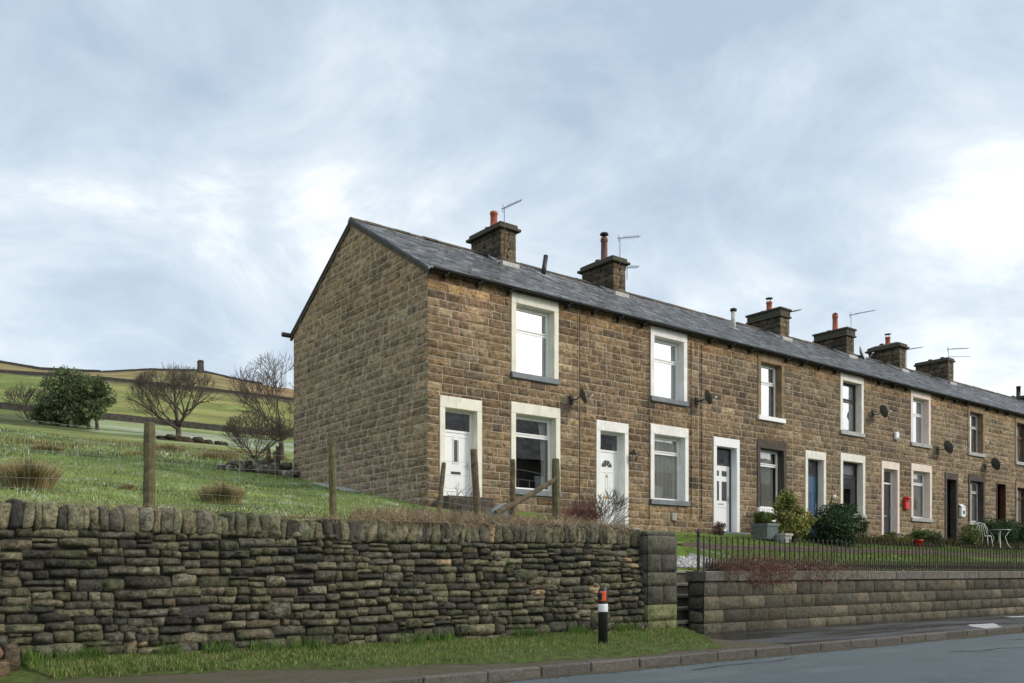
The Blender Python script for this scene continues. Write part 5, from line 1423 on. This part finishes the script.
# ------------------------------------------------------------ far field walls, tower
def field_wall(label,pts,h,th):
    r=empty('field_wall',(pts[0][0],pts[0][1],height(*pts[0])),label,'wall','dry stone walls across the far fields'); b=MB()
    P=[]
    for (a,c) in zip(pts,pts[1:]):
        n=max(2,int(math.hypot(c[0]-a[0],c[1]-a[1])/2.5))
        for i in range(n): P.append((a[0]+(c[0]-a[0])*i/n,a[1]+(c[1]-a[1])*i/n))
    P.append(pts[-1]); k=0
    for i,(x,y) in enumerate(P):
        z=height(x,y); hh=h*(1+.10*mnoise.noise(Vector((x*.3,y*.3,0)))+U(-.05,.05)); q=Vector((P[min(i+1,len(P)-1)][0]-P[max(i-1,0)][0],P[min(i+1,len(P)-1)][1]-P[max(i-1,0)][1],0)).normalized(); nn=Vector((-q.y,q.x,0))*th/2
        b.v+=[(x-nn.x,y-nn.y,z-.5),(x-nn.x*.7,y-nn.y*.7,z+hh),(x+nn.x*.7,y+nn.y*.7,z+hh),(x+nn.x,y+nn.y,z-.5)]
        if i:
            o=4*i
            for s in range(3): b.f.append((o-4+s,o+s,o+s+1,o-3+s)); b.c.append(None); b.sm.append(False)
    kid(b,'wall_run',M['farstone'],r)
def at(u,D): return (D*(CC+SS*u),D*(SS-CC*u))
def px(x): return (x-512)/896
field_wall('long dark field wall behind the dark evergreen tree',[at(px(x),D) for x,D in ((-120,178),(0,182),(60,185),(110,186),(160,190),(175,190))],1.35,1.0)
field_wall('dark field wall beyond the foot of the lone leafless tree',[at(px(x),D) for x,D in ((176,190),(240,192),(300,196),(420,200))],1.3,1.0)
field_wall('dark field wall high across the hill below the moor',[at(px(x),D) for x,D in ((-120,372),(0,378),(90,382),(150,384),(200,386),(240,388),(300,390),(420,392))],1.2,1.2)
field_wall('dark wall along the left part of the skyline',[at(px(x),D) for x,D in ((-160,596),(-60,597),(0,598),(45,599),(100,598))],1.7,2)
field_wall('dark wall along the middle of the skyline',[at(px(x),D) for x,D in ((100,598),(140,598),(190,598),(230,599),(262,599))],1.1,2)
tp=at(px(200.5),585); z=height(*tp)
r=empty('hill_tower',(tp[0],tp[1],z),'small dark square tower on the skyline','tower')
b=MB(); 
def PT(s): return [(tp[0]+dx*s,tp[1]+dy*s) for dx,dy in ((-1,-1),(1,-1),(1,1),(-1,1))]
prof=[(1.75,-1),(1.65,3.5),(1.55,6.6),(1.8,6.7),(1.8,7.2),(1.4,7.25),(1.3,7.9)]
vs=[(x,y,z+h) for s,h in prof for x,y in PT(s)]; b.add(vs,[(4*k+i,4*k+(i+1)%4,4*k+4+(i+1)%4,4*k+4+i) for k in range(len(prof)-1) for i in range(4)]+[tuple(range(len(vs)-4,len(vs)))]); kid(b,'tower_shaft',M['farstone'],r)
b=MB(); d=Vector((-.85,-.5,0)); b.box(tp[0]-.4,tp[0]+.4,tp[1]-1.72,tp[1]-1.60,z+4,z+5.4); kid(b,'window_opening',M['black'],r)
# ------------------------------------------------------------ brown stone blocks at the bottom left
r=empty('stone_blocks',(1.7,11.8,0.1),'two weathered orange-brown stone blocks stacked against the foot of the wall','blocks')
b=MB()
for (c,rad,col) in (((1.50,11.75,.13),(.32,.2,.11),(.17,.115,.07)),((1.45,11.82,.32),(.30,.17,.07),(.20,.13,.08)),((1.85,11.9,.24),(.09,.14,.17),(.11,.085,.055)),((1.1,11.8,.15),(.25,.2,.16),(.19,.13,.08))): rock(b,c,rad,col,.3,14,8)
kid(b,'blocks',M['drystone'],r)
# fallen leaves, twigs and dirt in the gutter of the road
b=MB()
for _ in range(1500):
    x=U(1,30) if R()<.7 else U(3,14); y=U(8.6,8.9)-abs(random.gauss(0,.05)) if R()<.6 else U(9.06,edge_y(x)+.1) if x<13 else U(9.1,11.8)
    if y>8.905: zz_=.012
    else: zz_=-.104
    s=U(.008,.025); a=U(0,6.28); b.add([(x+s*math.cos(a),y+s*math.sin(a),zz_),(x-s*math.sin(a)*.5,y+s*math.cos(a)*.5,zz_+.003),(x-s*math.cos(a),y-s*math.sin(a),zz_),(x+s*math.sin(a)*.5,y-s*math.cos(a)*.5,zz_+.004)],[(0,1,2,3)],jit(random.choice([(.07,.045,.025),(.12,.08,.04),(.04,.03,.02),(.16,.13,.09)]),.2))
tag(b.build('leaf_litter',M['straw']),'scattered bits of dead leaf and grit along the kerb','litter',kind='stuff')
